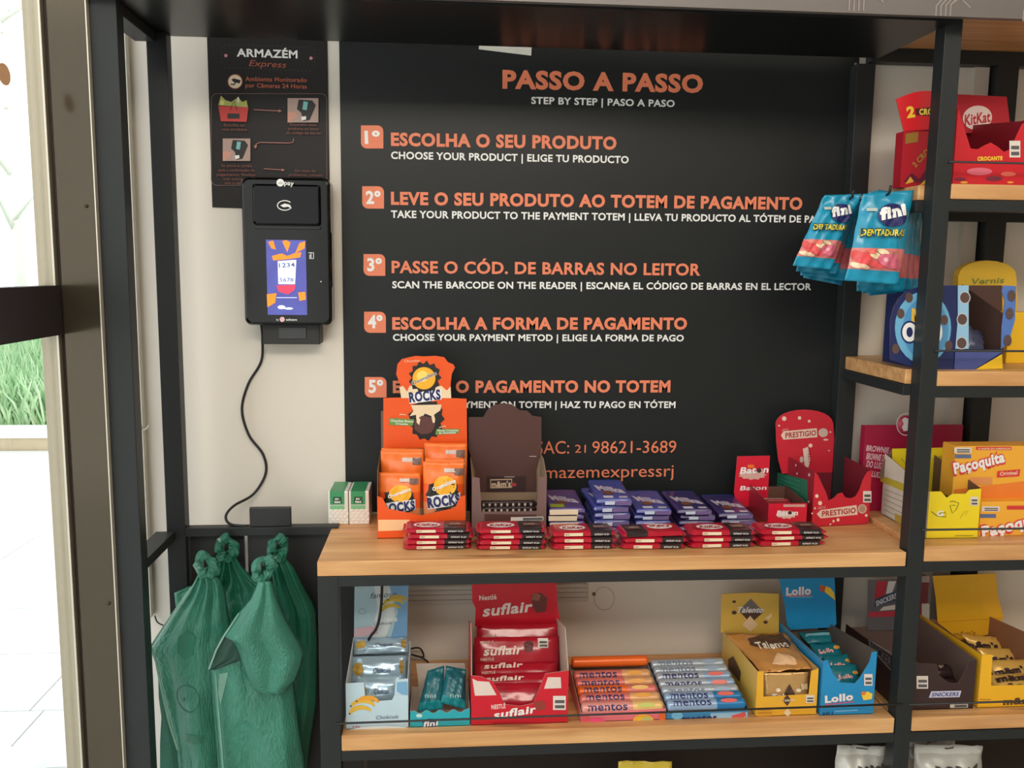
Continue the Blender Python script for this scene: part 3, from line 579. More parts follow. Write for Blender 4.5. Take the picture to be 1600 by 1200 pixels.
yh = yb-.004
hdp = [(599, 622), (627, 621), (625, 600), (619, 585), (621, 569), (628, 561), (640, 558), (650, 556), (662, 557), (680, 556), (694, 558), (700, 566), (708, 569), (711, 574), (706, 584), (704, 600), (705, 622), (729, 623), (730, 700), (599, 700)]
hdr = plate('header_card', pxs(yh, hdp), (0, .0015, 0), OG, t, CARD)
f_ = Face(hdr, yh-.0002)
f_.poly([(624, 605), (630, 603), (636, 612), (640, 603), (690, 603), (698, 610), (704, 604), (705, 622), (627, 622)], CRM)
f_.oval(664, 590, 26, 27, DARK, 'dark_burst', 26, jag=.22); f_.oval(666, 655, 29, 34, DARK, 'dark_burst', 26, jag=.22)
f_.oval(662.5, 591, 18, 17.5, YEL, 'yellow_disc', 24); f_.oval(660, 588, 9, 9, M(255, 220, 110, .45), 'yellow_disc')
f_.txt('Ovomaltine', 645, 602, 683, 585, 6.5, WHITE, .045); f_.txt('Ovomaltine', 645.5, 601.5, 682.5, 585, 6, NAVY, .015)
f_.poly([(638, 616), (690, 608), (690, 624), (640, 631)], WHITE); f_.txt('ROCKS', 640, 628, 689, 623, 15, NAVY, .05)
f_.poly([(642, 633), (690, 632), (688, 641), (678, 648), (680, 655), (676, 660), (674, 650), (664, 646), (657, 655), (655, 664), (651, 660), (650, 648), (640, 650), (646, 642)], CRM, 'cream_drip')
f_.oval(663, 664, 17, 15, M(96, 56, 52, .5), 'chocolate_picture', 14, jag=.1)
f_.poly([(651, 650), (657, 655), (655, 664), (651, 660)], CRM, 'cream_drip'); f_.poly([(674, 650), (680, 655), (679, 661), (676, 660)], CRM, 'cream_drip')
f_.poly([(608, 653), (647, 655), (645, 665), (609, 664)], M(110, 150, 70, .5), 'green_tag'); f_.txt('Chocolate Branco', 610, 658.5, 646, 660, 3.6, WHITE, .02); f_.txt('Crocante', 618, 663, 637, 664, 3.4, WHITE, .02)
f_.poly([(682, 670), (718, 670), (716, 677), (680, 679)], M(110, 150, 70, .5), 'green_tag'); f_.txt('Flocos Crocantes', 684, 674, 716, 673.5, 3.2, WHITE, .02); f_.txt('de Ovomaltine', 686, 678, 712, 677, 3.2, WHITE, .02)
f_.line([(625, 649), (625, 647), (634, 648)], 1.2, CRM); f_.line([(686, 668), (696, 665), (696, 668)], 1.2, CRM); f_.txt('Chocolate', 632, 566, 656, 565, 4, M(255, 190, 150, .5), .02)
def rocks(x0, x1, yt, ybm, Y, front, lab, seed, tilt=.012):
    TL, TR, BR, BL = P(x0, yt, Y+tilt), P(x1, yt+1, Y+tilt), P(x1-1, ybm, Y), P(x0+1, ybm, Y)
    o, g = pouch('candy_pouch', TL, TR, BR, BL, .007, [(.32, OGL), (.62, OG), (.82, M(226, 130, 80, .4)), (1, M(226, 200, 172, .4))], None, seed=seed, crump=.0006)
    tag(o, lab, 'candy pouch', 'orange candy pouches in the display box'); w, h = x1-x0, ybm-yt
    if front:
        q_ = lambda u, v: (x0+u*w, yt+v*h)
        g.oval(*q_(.48, .50), w*.42, h*.27, DARK, 'dark_burst', 20, jag=.2); g.oval(*q_(.52, .36), w*.27, h*.15, YEL, 'yellow_disc'); 
        g.txt('Ovomaltine', *q_(.24, .44), *q_(.78, .30), h*.06, WHITE, .04); g.poly([q_(.1, .52), q_(.88, .46), q_(.88, .64), q_(.12, .72)], WHITE)
        g.txt('ROCKS', *q_(.12, .69), *q_(.88, .62), h*.15, NAVY, .05); g.oval(*q_(.42, .77), w*.16, h*.06, M(84, 70, 66, .5), 'chocolate_picture'); g.oval(*q_(.66, .77), w*.14, h*.06, M(214, 204, 196, .5), 'chocolate_picture'); g.oval(*q_(.55, .84), w*.2, h*.04, M(204, 190, 180, .5), 'chocolate_picture')
    g.rect(x0+w*.5, yt+h*.1, x0+w*.95, yt+h*.16, M(220, 200, 190, .5), 'warning_label'); g.rect(x0+w*.74, yt+h*.1, x0+w*.95, yt+h*.2, M(120, 90, 80, .5), 'warning_label')
rocks(596, 662, 700, 800, -.035, 0, 'orange candy pouch at the back of the left column, under the header', 11)
rocks(663, 730, 692, 800, -.035, 0, 'orange candy pouch at the back of the right column, under the header', 12)
rocks(595, 662, 704, 812, -.062, 0, 'orange candy pouch behind the front one on the left', 13)
rocks(664, 729, 716, 812, -.062, 0, 'orange candy pouch behind the front one on the right', 14)
rocks(592, 657, 738, 828, -.094, 1, 'front orange candy pouch on the left, showing its dark lettering', 15)
rocks(661, 727, 721, 824, -.091, 1, 'front orange candy pouch on the right, standing taller', 16)

# ------------------------------------------------------------------ brown candy display
BR_ = M(84, 52, 48, .45); BRI = M(150, 124, 100, .8); BRO = M(120, 92, 88, .5)
yf = -.105; a = XA(737, yf, ZC); c_ = XA(853, yf, ZC); D_ = .12; yb = yf+D_; W_ = c_-a; zf = lambda py: ZA(py, a, yf)-ZC
t = thing('candy_tube_display', Vector((a, yf, ZC)), 'dark brown display box with a plain tall back card, holding thin candy tubes', 'display box')
crate(t, (a, yf, ZC), W_, D_, [(0, zf(745)), (.1, zf(747)), (.13, zf(800)), (.87, zf(800)), (.9, zf(747)), (1, zf(745))], [(0, zf(745)), (1, hb_(714, a, yb, ZC))], [(0, zf(745)), (.5, zf(728)), (1, hb_(708, a, yb, ZC))], zf(735), BR_, BRI, front_mat=BRO)
f_ = Face(t, yf-.0002); f_.poly([(757, 803), (838, 804), (838, 815), (757, 815)], BR_, 'front_print'); f_.rect(798, 808, 849, 814, M(216, 206, 196, .5), 'warning_label', -.02); f_.rect(817, 809, 848, 813, PENC, 'warning_label', -.02)
yh = yb-.006
hdp = [(732, 652), (755, 652), (762, 640), (772, 633), (786, 630), (800, 632), (812, 641), (824, 642), (832, 650), (846, 652), (846, 700), (838, 735), (838, 768), (744, 768), (742, 735), (732, 700)]
hdr = plate('back_card', pxs(yh, hdp), (0, .0015, 0), BR_, t, BRI); f_ = Face(hdr, yh-.0002)
f_.rect(760, 744, 822, 768, M(56, 34, 34, .45), 'logo_panel'); f_.poly([(766, 749), (800, 748), (800, 762), (766, 763)], M(200, 170, 140, .5)); f_.poly([(767, 750.5), (799, 749.5), (799, 760.5), (767, 761.5)], M(60, 38, 38, .5)); f_.txt("m&m's", 768, 761, 798, 760, 9, M(220, 190, 160, .5), .03)
f_.line([(827, 713), (838, 713)], 1.2, M(190, 170, 160, .5)); f_.line([(788, 745), (804, 745)], 1, M(190, 170, 160, .5)); f_.oval(803, 757, 4, 3, M(170, 50, 50, .5))
TB = M(50, 32, 32, .3)
for k, (py0, Yk, hh) in enumerate(((788, -.045, .012), (797, -.062, .012), (807, -.085, .011))):
    x0 = XA(747, Yk, ZC+.03); x1 = XA(842, Yk, ZC+.03); z = P(800, py0, Yk).z-.006
    v, f, mi = bar_mesh(x1-x0, .014, hh, [(1, 0)], k)
    o = mk('candy_tube', [Vector(p) for p in v], f, [TB], None, mats=mi, smooth=True); o.location = (x0, Yk, z); tag(o, ['rearmost thin brown candy tube in the brown display box', 'middle thin brown candy tube in the brown display box', 'front thin brown candy tube with coloured dots in the brown display box'][k], 'candy tube', 'brown candy tubes in the display box')
    for i in range(9):
        c = [(M(210, 200, 190, .4)), M(200, 60, 50, .4), M(70, 150, 180, .4), M(220, 200, 70, .4), M(190, 180, 170, .4)][(i*3+k) % 5 if k == 2 else 0 if i % 2 else 4]
        loval(o, (.012+i*(x1-x0-.03)/8, -.0012, hh*.5), X_, Z_, .0026, .0032, c, 'printed_spot', 10)

# ------------------------------------------------------------------ red wafer bars, six stacks
KR = M(180, 22, 46, .25, 0, .05, 40, 0, .2); KD = M(50, 38, 40, .28, 0, .05, 40, 0, .2); KD2 = M(150, 22, 44, .3)
KL, KW, KH = .134, .058, .0105
kb = None
v, f, mi = bar_mesh(KL, KW, KH, [(.60, 0), (1-.055*1.35, 1), (1, 0)], 3)
def kitkat():
    o = mk('wafer_bar', [Vector(p) for p in v], f, [KR, KD], None, mats=mi, smooth=False)
    lquad(o, (KL*.2, -.0012, KH*.2), X_, Z_, KL*.28, KH*.55, CREAM, 'cream_strip'); ltxt(o, 'KITKAT', (KL*.21, -.0016, KH*.36), X_, Z_, KL*.07, KH*.22, M(120, 60, 50, .5), .02)
    ltxt(o, 'KITKAT 41,5g', (KL*.66, -.0016, KH*.3), X_, Z_, KL*.22, KH*.3, WHITE, .02)
    loval(o, (KL*.35, KW*.42, KH*1.06+.0002), X_, Y_, KL*.20, KW*.30, M(240, 226, 222, .4), 'logo_oval'); ltxt(o, 'KitKat', (KL*.19, KW*.26, KH*1.06+.0006), X_, Y_, KL*.31, KW*.32, M(170, 20, 44, .4), .03, .15)
    lquad(o, (KL*.66, KW*.3, KH*1.05+.0004), X_, Y_, KL*.24, KW*.4, M(96, 60, 56, .4), 'chocolate_picture'); ltxt(o, 'DARK', (KL*.69, KW*.42, KH*1.05+.0008), X_, Y_, KL*.16, KW*.16, M(200, 180, 160, .4), .02)
    return o
kproto = kitkat(); first = True
names_ = ['leftmost', 'second', 'third', 'fourth', 'fifth', 'rightmost']
pos_ = {4: ['bottom', 'second lowest', 'second highest', 'top'], 3: ['bottom', 'middle', 'top']}
for si, (x0, x1, yb_, n_) in enumerate(((629, 738, 861, 4), (743, 855, 861, 4), (858, 963, 860, 3), (966, 1070, 859, 3), (1075, 1181, 858, 3), (1184, 1292, 856, 3))):
    rg = random.Random(si*7+1)
    for k in range(n_):
        o = kproto if first else copy_tree(kproto); first = False
        b0 = PZ(x0, yb_, ZC); hh = KH*1.12 if n_ == 3 else KH*1.0
        o.location = (b0.x+.002+rg.uniform(-.002, .002)+(.004 if k == n_-2 else 0), b0.y+rg.uniform(-.002, .003), ZC+.0008+k*hh*1.08); rz = rg.uniform(-.03, .03)
        sx = (XA(x1, b0.y, ZC)-b0.x)/KL
        o.scale = (sx*.985, 1, hh/KH)
        if si == 3 and k == n_-1:
            o.rotation_euler = (0, 0, math.pi+.05); o.location = (b0.x+KL*sx, b0.y+KW, ZC+.0008+k*hh*1.08)
        else: o.rotation_euler = (0, 0, rz)
        tag(o, 'red and black wrapped wafer bar, %s of the %s stack along the counter edge' % (pos_[n_][k], names_[si]), 'wafer bar', 'wrapped wafer bars stacked along the counter edge')

# ------------------------------------------------------------------ chocolate bars behind
PUR = M(86, 66, 128, .3, 0, .06, 30, 0, .2); BLU = M(28, 62, 142, .28, 0, .08, 30, 0, .2); PUD = M(58, 44, 100, .3, 0, .06, 30, 0, .2); LIL = M(206, 192, 206, .4)
CW, CD, CH = .076, .145, .0125
def choc(main, fin, style):
    # built lengthways into the depth: bar_mesh along x, then swap x and y
    v, f, mi = bar_mesh(CD, CW, CH, [(.92, 0), (1, 1)], 9, fin=.04)
    v = [Vector((p[1], p[0], p[2])) for p in v]; f = [tuple(reversed(q)) for q in f]
    o = mk('chocolate_bar', v, f, [main, fin], None, mats=mi)
    top = CH*1.06+.0004
    ltxt(o, 'Milka', (CW*.16, CD*.42, top), (.93, -.35, 0), (-.25, .97, 0), CW*.8, CD*.26, LIL, .05, .1)
    loval(o, (CW*.4, CD*.3, top), X_, Y_, CW*.16, CD*.09, M(120, 70, 50, .4), 'chocolate_picture')
    if style == 'green': lquad(o, (CW*.04, CD*.06, top+.0002), X_, Y_, CW*.4, CD*.16, M(150, 160, 50, .4), 'green_patch'); lquad(o, (0, -.0010, CH*.1), X_, Z_, CW*.8, CH*.8, CREAM, 'cream_edge')
    else:
        lquad(o, (CW*.2, CD*.05, top+.0002), X_, Y_, CW*.28, CD*.1, M(214, 206, 222, .4), 'label_patch'); lquad(o, (CW*.64, CD*.05, top+.0002), X_, Y_, CW*.24, CD*.08, M(190, 180, 190, .4), 'label_patch')
        lquad(o, (CW*.22, -.0010, CH*.2), X_, Z_, CW*.28, CH*.55, M(206, 214, 236, .4), 'label_patch'); lquad(o, (CW*.52, -.0008, CH*.1), X_, Z_, CW*.45, CH*.7, M(120, 100, 150, .35), 'label_patch')
    return o
def cstack(o0, xs, Yf, hs, rots, labs, lx=None):
    for k, lab in enumerate(labs):
        o = copy_tree(o0) if o0.get('used') else o0; o0['used'] = 1; x = XA(xs[k], Yf, ZC); z = ZC+.001+sum(hs[:k])
        o.location = (x, Yf+.004*((k*7) % 3-1)*.6, z); o.rotation_euler = (rots[k][0] if rots else 0, 0, rots[k][1] if rots else 0); o.scale = (1, 1, (hs[k]*.97)/CH/1.05)
        tag(o, lab, 'chocolate bar', 'chocolate bars stacked behind the wafer bars')
cg = choc(PUR, PUD, 'green'); TX = .05
o4 = ['bottom', 'second lowest', 'second highest', 'top']
cstack(cg, [858, 859, 857, 858], -.108, [.0148]*4, [(TX, 0), (TX, .01), (TX, -.01), (TX, 0)], ['purple chocolate bar with cream edge, %s of the stack beside the brown display' % q for q in o4])
c1 = choc(M(66, 74, 152, .3, 0, .06, 30, 0, .2), BLU, 'b'); c2 = choc(PUD, BLU, 'b')
cstack(c1, [927, 929, 930, 928, 932], -.104, [.0155]*5, [(TX, .05), (TX, 0), (TX, -.03), (TX, .06), (TX+.02, -.02)], ['blue and purple chocolate bar, %s of the tallest stack' % q for q in ('bottom', 'second lowest', 'middle', 'second highest', 'top')])
cstack(c1, [992, 994, 992, 994], -.100, [.0133]*4, [(TX, .02), (TX, -.02), (TX, .01), (TX, -.02)], ['purple chocolate bar, %s of the stack just right of the tallest' % q for q in o4])
cstack(c2, [1060, 1062, 1064, 1058], -.100, [.0128]*4, [(TX, .03), (TX, 0), (TX, -.02), (TX, .02)], ['dark purple chocolate bar, %s of the wide middle chocolate stack' % q for q in o4])
cstack(c2, [1126, 1128, 1124], -.098, [.0133]*3, [(TX, -.02), (TX, .02), (TX, 0)], ['dark purple chocolate bar, %s of the chocolate stack nearest the small red box' % q for q in ('bottom', 'middle', 'top')])

# ------------------------------------------------------------------ small red box and coconut box
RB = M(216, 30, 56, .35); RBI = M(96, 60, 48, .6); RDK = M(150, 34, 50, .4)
yf = -.092; a = XA(1199, yf, ZC); c_ = XA(1259, yf, ZC); D_ = .125; W_ = c_-a; yb = yf+D_; zf = lambda py: ZA(py, a, yf)-ZC
t = thing('chocolate_stick_box', Vector((a, yf, ZC)), 'small low red open box with a red header card, left of the coconut box', 'display box')
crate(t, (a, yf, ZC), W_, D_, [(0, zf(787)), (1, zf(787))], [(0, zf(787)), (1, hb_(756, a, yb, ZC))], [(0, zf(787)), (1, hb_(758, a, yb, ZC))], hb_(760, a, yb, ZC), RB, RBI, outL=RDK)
f_ = Face(t, yf-.0002); f_.oval(1229, 804, 17, 7, M(230, 190, 180, .5), 'cream_splash', 20, jag=.25); f_.txt('Baton', 1213, 806, 1246, 805, 8.5, WHITE, .02, .2); f_.oval(1234, 801, 3.2, 3, M(80, 40, 40, .5)); f_.rect(1224, 788, 1258, 792, M(214, 160, 150, .5), 'label_patch')
yh = yb-.004; hdr = plate('header_card', pxs(yh, [(1152, 713), (1203, 712), (1202, 735), (1200, 770), (1200, 792), (1150, 792), (1147, 768), (1150, 735)]), (0, .0015, 0), RB, t, CARD); f_ = Face(hdr, yh-.0002)
f_.oval(1176, 742, 23, 8, M(220, 170, 160, .5), 'cream_splash', 22, jag=.3); f_.rect(1168, 726, 1178, 731, M(240, 120, 40, .5)); f_.txt('Baton', 1156, 740, 1200, 738, 10, WHITE, .03, .2); f_.oval(1186, 735, 4, 4, M(80, 40, 40, .5)); f_.txt('Baton', 1156, 766, 1197, 765, 7, WHITE, .02, .2)
for k, (Yk) in enumerate((-.075, -.055, -.035, -.015)):
    x0 = a+.004; x1 = c_-.004
    v_, f__, mi_ = bar_mesh(x1-x0, .017, .012, [(1, 0)], k+30); o = mk('chocolate_stick', [Vector(p) for p in v_], f__, [M(150, 50, 56, .3)], None, mats=mi_); o.location = (x0, Yk, ZC+.012+k*.008)
    ltxt(o, 'Baton', ((x1-x0)*.2, .004, .0132), X_, Y_, (x1-x0)*.6, .009, M(230, 210, 190, .4), .02, .2)
    tag(o, ['front', 'second', 'third', 'rearmost'][k]+' wrapped chocolate stick lying in the small low red box', 'chocolate stick', 'chocolate sticks in the small red box')

YW = math.radians(7); yf = -.072; a = XA(1268, yf, ZC); W_ = .141; D_ = .118; zf = lambda py: ZA(py, a+.05, yf)-ZC
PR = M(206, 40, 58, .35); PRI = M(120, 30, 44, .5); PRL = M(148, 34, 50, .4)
t = thing('coconut_chocolate_box', Vector((a, yf, ZC)), 'empty red display box with a rounded header and white coconut dots', 'display box')
fr_ = [(0, zf(737)), (.06, zf(742)), (.16, zf(760)), (.22, zf(770)), (.27, zf(783)), (.36, zf(779)), (.42, zf(773)), (.5, zf(771)), (.56, zf(779)), (.66, zf(781)), (.74, zf(778)), (.8, zf(768)), (.85, zf(752)), (.92, zf(740)), (1, zf(738))]
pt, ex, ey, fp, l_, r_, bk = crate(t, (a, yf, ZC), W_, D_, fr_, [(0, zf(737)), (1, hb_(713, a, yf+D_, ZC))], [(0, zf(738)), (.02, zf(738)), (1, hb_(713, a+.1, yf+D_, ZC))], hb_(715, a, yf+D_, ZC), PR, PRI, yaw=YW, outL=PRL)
f_ = Face(fp, o=pt(0, -.0002, 0), ex=ex, ey=Z_)
f_.poly([(1276, 803), (1282, 797), (1338, 789), (1340, 804), (1282, 810)], M(232, 206, 190, .5)); f_.txt('PRESTIGIO', 1284, 807, 1337, 801, 8.5, M(170, 30, 40, .5), .03); f_.txt('NESTLÉ', 1278, 796, 1290, 794, 4, M(230, 180, 170, .5))
f_.oval(1347, 795, 7, 7.5, M(206, 176, 160, .5), 'coconut_picture'); f_.oval(1347, 795, 5, 5.5, M(180, 140, 120, .5), 'coconut_picture')
for (x, y, r) in ((1276, 775, 2.8), (1281, 786, 3.2), (1273, 794, 1.6), (1268.6, 802, 1.4), (1302, 814, 1.8), (1309, 812, 2.4), (1297, 819, 1.4), (1353, 805, 2.2)): f_.oval(x, y, r, r*1.1, M(236, 214, 190, .5), 'coconut_dot', 10)
f_.label(1348, 767, 1361, 785)
q = pt(0, 0, 0); f_ = Face(l_, o=q-ex*.0002, ex=-ey, ey=Z_)     # left side: green patch and dots
f_.poly([(1208, 736), (1262, 750), (1263, 790), (1209, 762)], M(40, 110, 84, .45), 'green_patch')
for k in range(4): f_.line([(1213, 741+k*5), (1250, 752+k*7)], .9, M(70, 146, 116, .5), 'fine_print')
for (x, y, r) in ((1227, 727, 3.4), (1211, 730, 2.2), (1244, 727, 1.6), (1223, 719, 2), (1215, 718, 1.4), (1246, 740, 1.5), (1265, 742, 2.2), (1264, 784, 2)): f_.oval(x, y, r*.7, r*1.2, M(220, 180, 180, .5), 'coconut_dot', 10)
q0 = pt(0, D_-.003, 0); f0 = Face(t, o=q0, ex=ex, ey=Z_, off=0)
loop = [(1216, 718), (1213, 690), (1212, 661)]+[(1257-44*math.cos(k*math.pi/12), 660-20*math.sin(k*math.pi/12)) for k in range(1, 12)]+[(1302, 661), (1304, 690), (1307, 716), (1300, 738), (1222, 740)]
wp = [f0.o+f0.ex*float(u)+f0.ey*float(v_) for u, v_ in [f0.at(*c) for c in loop]]
hdr = plate('header_card', wp, ey*.0015, PR, t, CARD); f_ = Face(hdr, o=q0-ey*.0003, ex=ex, ey=Z_)
f_.poly([(1220, 680), (1224, 674), (1276, 669), (1277, 683), (1224, 687)], M(232, 206, 190, .5)); f_.txt('PRESTIGIO', 1227, 684.5, 1275, 680, 8.5, M(170, 30, 40, .5), .03); f_.txt('NESTLÉ', 1222, 674, 1232, 672.5, 3.6, M(230, 180, 170, .5))
f_.oval(1286, 676, 7.5, 7, M(206, 182, 170, .5), 'coconut_picture'); f_.oval(1290, 687, 4, 1.6, M(220, 190, 180, .5), 'coconut_dot')
for (x, y, r) in ((1225, 654, 3.6), (1249, 653, 2.8), (1264, 658, 2.2), (1217, 665, 1.6), (1297, 675, 1.4), (1266, 696, 3.2), (1295, 704, 1.3)): f_.oval(x, y, r, r, M(236, 206, 190, .5), 'coconut_dot', 10)
f_.poly([(1254, 701), (1262, 698), (1266, 718), (1262, 732), (1257, 730)], M(226, 200, 190, .5)); f_.oval(1252, 718, 3, 5, M(220, 180, 180, .5), 'coconut_dot'); f_.txt('PREST', 1261.5, 704, 1263, 724, 5, M(170, 30, 40, .5), .02)

# ------------------------------------------------------------------ lower shelf
def LX(px_, Y=-.228): return XA(px_, Y, ZL)
def mkbox(name, label, x0, x1, Y, Z): a = XA(x0, Y, Z); return thing(name, Vector((a, Y, Z)), label, 'display box'), a, XA(x1, Y, Z)-a
# banana candy box
LB = M(190, 214, 226, .4); LBI = M(206, 212, 214, .6); SKY = M(120, 170, 206, .4); BAN = M(226, 180, 60, .5); BAN2 = M(230, 160, 50, .5)
Yf = -.228; Z0 = ZL
t, a, W_ = mkbox('banana_candy_box', 'pale blue display box with banana pictures at the left end of the lower shelf', 541, 638, Yf, Z0); D_ = .16; zf = lambda py: ZA(py, a, Yf)-Z0
crate(t, (a, Yf, Z0), W_, D_, [(0, zf(1068)), (.29, zf(1067)), (.31, zf(1090)), (.36, zf(1098)), (.74, zf(1096)), (.78, zf(1088)), (.8, zf(1064)), (1, zf(1063))], [(0, zf(1068)), (1, hb_(996, a, Yf+D_, Z0))], [(0, zf(1063)), (1, hb_(1000, a+W_, Yf+D_, Z0))], hb_(1004, a, Yf+D_, Z0), LB, LBI)
f_ = Face(t, Yf-.0002)
def bananas(f_, x, y, s, m1=BAN, m2=BAN2):
    for k, (dx, dy, a0, a1, rr) in enumerate(((8, 12, 165, 15, 15), (14, 8, 150, 20, 15), (6, 20, 175, 30, 14))):
        up_, dn_ = [], []
        for i in range(9):
            t_ = i/8; a = math.radians(a0+(a1-a0)*t_); w_ = 5.0*math.sin(math.pi*min(1, max(0, t_*.9+.06)))+.5
            for L_, q in ((up_, rr+w_), (dn_, rr-w_*.75)): L_.append((x+s*(dx+8+q*math.cos(a)), y+s*(dy-6-q*.62*math.sin(a)+6)))
        f_.poly(up_+dn_[::-1], [m1, m2][k % 2], 'banana_picture'); f_.oval(*up_[0], 1.3*s, 1.3*s, M(80, 70, 40, .5), 'stem_tip', 8)
bananas(f_, 548, 1092, 1.2)
f_.poly([(620, 1066), (636, 1065), (637, 1086), (628, 1085), (620, 1080)], SKY); f_.txt('Chokcuis', 587, 1124, 622, 1122, 6, M(70, 90, 130, .5), .0, .2); f_.txt('24x', 550, 1137, 563, 1136.5, 3.4, M(200, 60, 70, .5)); f_.poly([(545, 1140), (570, 1135), (600, 1133), (636, 1136), (637, 1140)], M(220, 226, 228, .5))
yh = Yf+D_-.004; hdr = plate('header_card', pxs(yh, [(554, 915), (638, 913), (636, 1000), (553, 1002)]), (0, .0014, 0), M(168, 196, 206, .4), t, LBI); f_ = Face(hdr, yh-.0002)
f_.poly([(585, 915), (608, 914), (618, 960), (600, 1000), (575, 1000), (590, 950)], M(206, 216, 216, .5)); f_.poly([(608, 914), (637, 914), (636, 999), (610, 999), (622, 955)], M(110, 156, 196, .4))
f_.txt('famoso', 578, 935, 619, 932, 9, M(70, 74, 80, .5), .0, .3); bananas(f_, 598, 934, 1.05, M(206, 176, 60, .5), M(190, 156, 50, .5)); f_.txt('Banana', 588, 972, 621, 970, 9, M(226, 232, 236, .5), .02); f_.txt('Chokcuis', 583, 977, 612, 975, 5, M(60, 80, 120, .5), 0, .2)
f_.line([(566+6*math.cos(k*.5236), 955+4*math.sin(k*.5236)) for k in range(13)], .7, M(120, 140, 150, .5)); f_.poly([(554, 982), (590, 977), (590, 990), (554, 996)], M(206, 170, 180, .5)); 
SIL = M(170, 196, 212, .22, .35, .1, 20)
for k, (yt_, yb_, Y, xx0, xx1) in enumerate(((997, 1021, -.10, 553, 637), (1026, 1066, -.135, 549, 634), (1056, 1100, -.195, 556, 628))):
    TL, TR, BR, BL = P(xx0, yt_, Y+.025), P(xx1, yt_-2, Y+.025), P(xx1, yb_-2, Y), P(xx0, yb_+2, Y)
    o, g = pouch('banana_candy_bar', TL, TR, BR, BL, .008, [(1, SIL)], None, 12, 10, k+40, .0009); tag(o, ['shiny pale blue candy bar at the back of the banana box, upright', 'shiny pale blue candy bar in the middle of the banana box', 'shiny pale blue candy bar seen through the front notch of the banana box'][k], 'candy bar', 'wrapped bars in the banana box')
    h = yb_-yt_; w = xx1-xx0; g.txt('Chokcuis', xx0+w*.4, yt_+h*.66, xx0+w*.72, yt_+h*.62, h*.22, M(60, 80, 120, .5), .01, .2)
    g.oval(xx0+w*.13, yt_+h*.5, w*.11, h*.3, M(196, 160, 70, .4), 'banana_picture', 12, jag=.3); g.oval(xx0+w*.93, yt_+h*.4, w*.05, h*.32, M(180, 140, 60, .4), 'banana_picture', 12, jag=.3)
# black cable hanging in front of the banana card, loops behind
tag(tube('hanging_cable', [P(x, y, -.1) for x, y in ((597, 912), (596, 940), (593, 965), (588, 982), (580, 993))]+[P(576, 1000, -.095)], .0030, M(22, 22, 22, .45), smooth_n=4), 'black cable hanging in front of the pale blue banana header', 'cable')
tag(tube('coiled_cable', [P(x, y, WY-.03) for x, y in ((632, 1022), (642, 1014), (656, 1013), (662, 1026), (650, 1025), (640, 1022), (655, 1026), (668, 1034), (672, 1046))], .0022, M(22, 22, 22, .45), smooth_n=4), 'thin black cable curled against the wall behind the teal box', 'cable')

# teal gummy box
TL_ = M(40, 170, 184, .35, 0, .05); TLD = M(20, 96, 106, .3, 0, .2, 12); 
t, a, W_ = mkbox('teal_gummy_box', 'low teal display box with a wavy front edge and grey card back', 641, 734, Yf, Z0); D_ = .12; zf = lambda py: ZA(py, a, Yf)-Z0
fr_ = [(0, zf(1112)), (.02, zf(1112))]+[(.05+.9*i/24, zf(1113-2.5*math.cos(i*math.pi/3))) for i in range(25)]+[(1, zf(1110))]
crate(t, (a, Yf, Z0), W_, D_, fr_, [(0, zf(1112)), (1, .03)], [(0, zf(1110)), (1, .03)], .028, TL_, M(190, 178, 166, .7))
yh = Yf+D_-.003; plate('back_card', pxs(yh, [(650, 1037), (726, 1036), (732, 1090), (655, 1092), (653, 1060)]), (0, .0014, 0), M(206, 194, 180, .7), t)
f_ = Face(t, Yf-.0002); f_.oval(672, 1130, 12, 7, NAVY, 'logo_oval'); f_.txt('fini', 661, 1135, 684, 1133, 8, WHITE, .04, .2); f_.rect(652, 1139, 700, 1141, M(150, 220, 226, .5), 'fine_print'); f_.oval(655, 1118, 5, 3, M(190, 226, 226, .5))
for k, (c4, lb) in enumerate(((((668, 1048), (694, 1040), (692, 1108), (652, 1112)), 'dark teal gummy packet leaning on the left in the teal box'), (((697, 1040), (728, 1046), (727, 1108), (689, 1098)), 'dark teal gummy packet on the right in the teal box, its wavy edge down'))):
    TL, TR = P(*c4[0], -.165), P(*c4[1], -.165); BR, BL = P(*c4[2], -.205), P(*c4[3], -.205)
    o, g = pouch('gummy_packet', TL, TR, BR, BL, .009, [(.8, TLD), (1, M(24, 130, 138, .35))], None, 12, 14, 50+k, .0012); tag(o, lb, 'gummy packet', 'packets in the teal box')
    g.txt('fini', c4[3][0]+12, 1091, c4[3][0]+30, 1090, 6, M(150, 190, 190, .5), .02)

# red aerated chocolate box
SR = M(206, 26, 46, .35); SRI = M(196, 176, 160, .7); SRD = M(176, 22, 44, .22, 0, .06, 20, 0, .3)
t, a, W_ = mkbox('red_chocolate_box', 'tall red display box with cursive lettering, full of red chocolate packets', 736, 887, Yf, Z0); D_ = .19; zf = lambda py: ZA(py, a+.08, Yf)-Z0
crate(t, (a, Yf, Z0), W_, D_, [(0, zf(1054)), (.1, zf(1056)), (.22, zf(1064)), (.3, zf(1085)), (.34, zf(1100)), (.5, zf(1104)), (.64, zf(1100)), (.68, zf(1085)), (.76, zf(1054)), (1, zf(1050))], [(0, zf(1054)), (.03, zf(1010)), (.3, zf(990)), (1, hb_(968, a, Yf+D_, Z0))], [(0, zf(1050)), (.3, zf(1000)), (1, hb_(965, a+W_, Yf+D_, Z0))], hb_(975, a, Yf+D_, Z0), SR, SRI)
f_ = Face(t, Yf-.0002)
f_.poly([(738, 1060), (746, 1064), (764, 1065), (776, 1086), (742, 1087)], M(226, 206, 196, .5)); f_.poly([(856, 1058), (876, 1058), (877, 1075), (850, 1076)], M(226, 206, 196, .5))
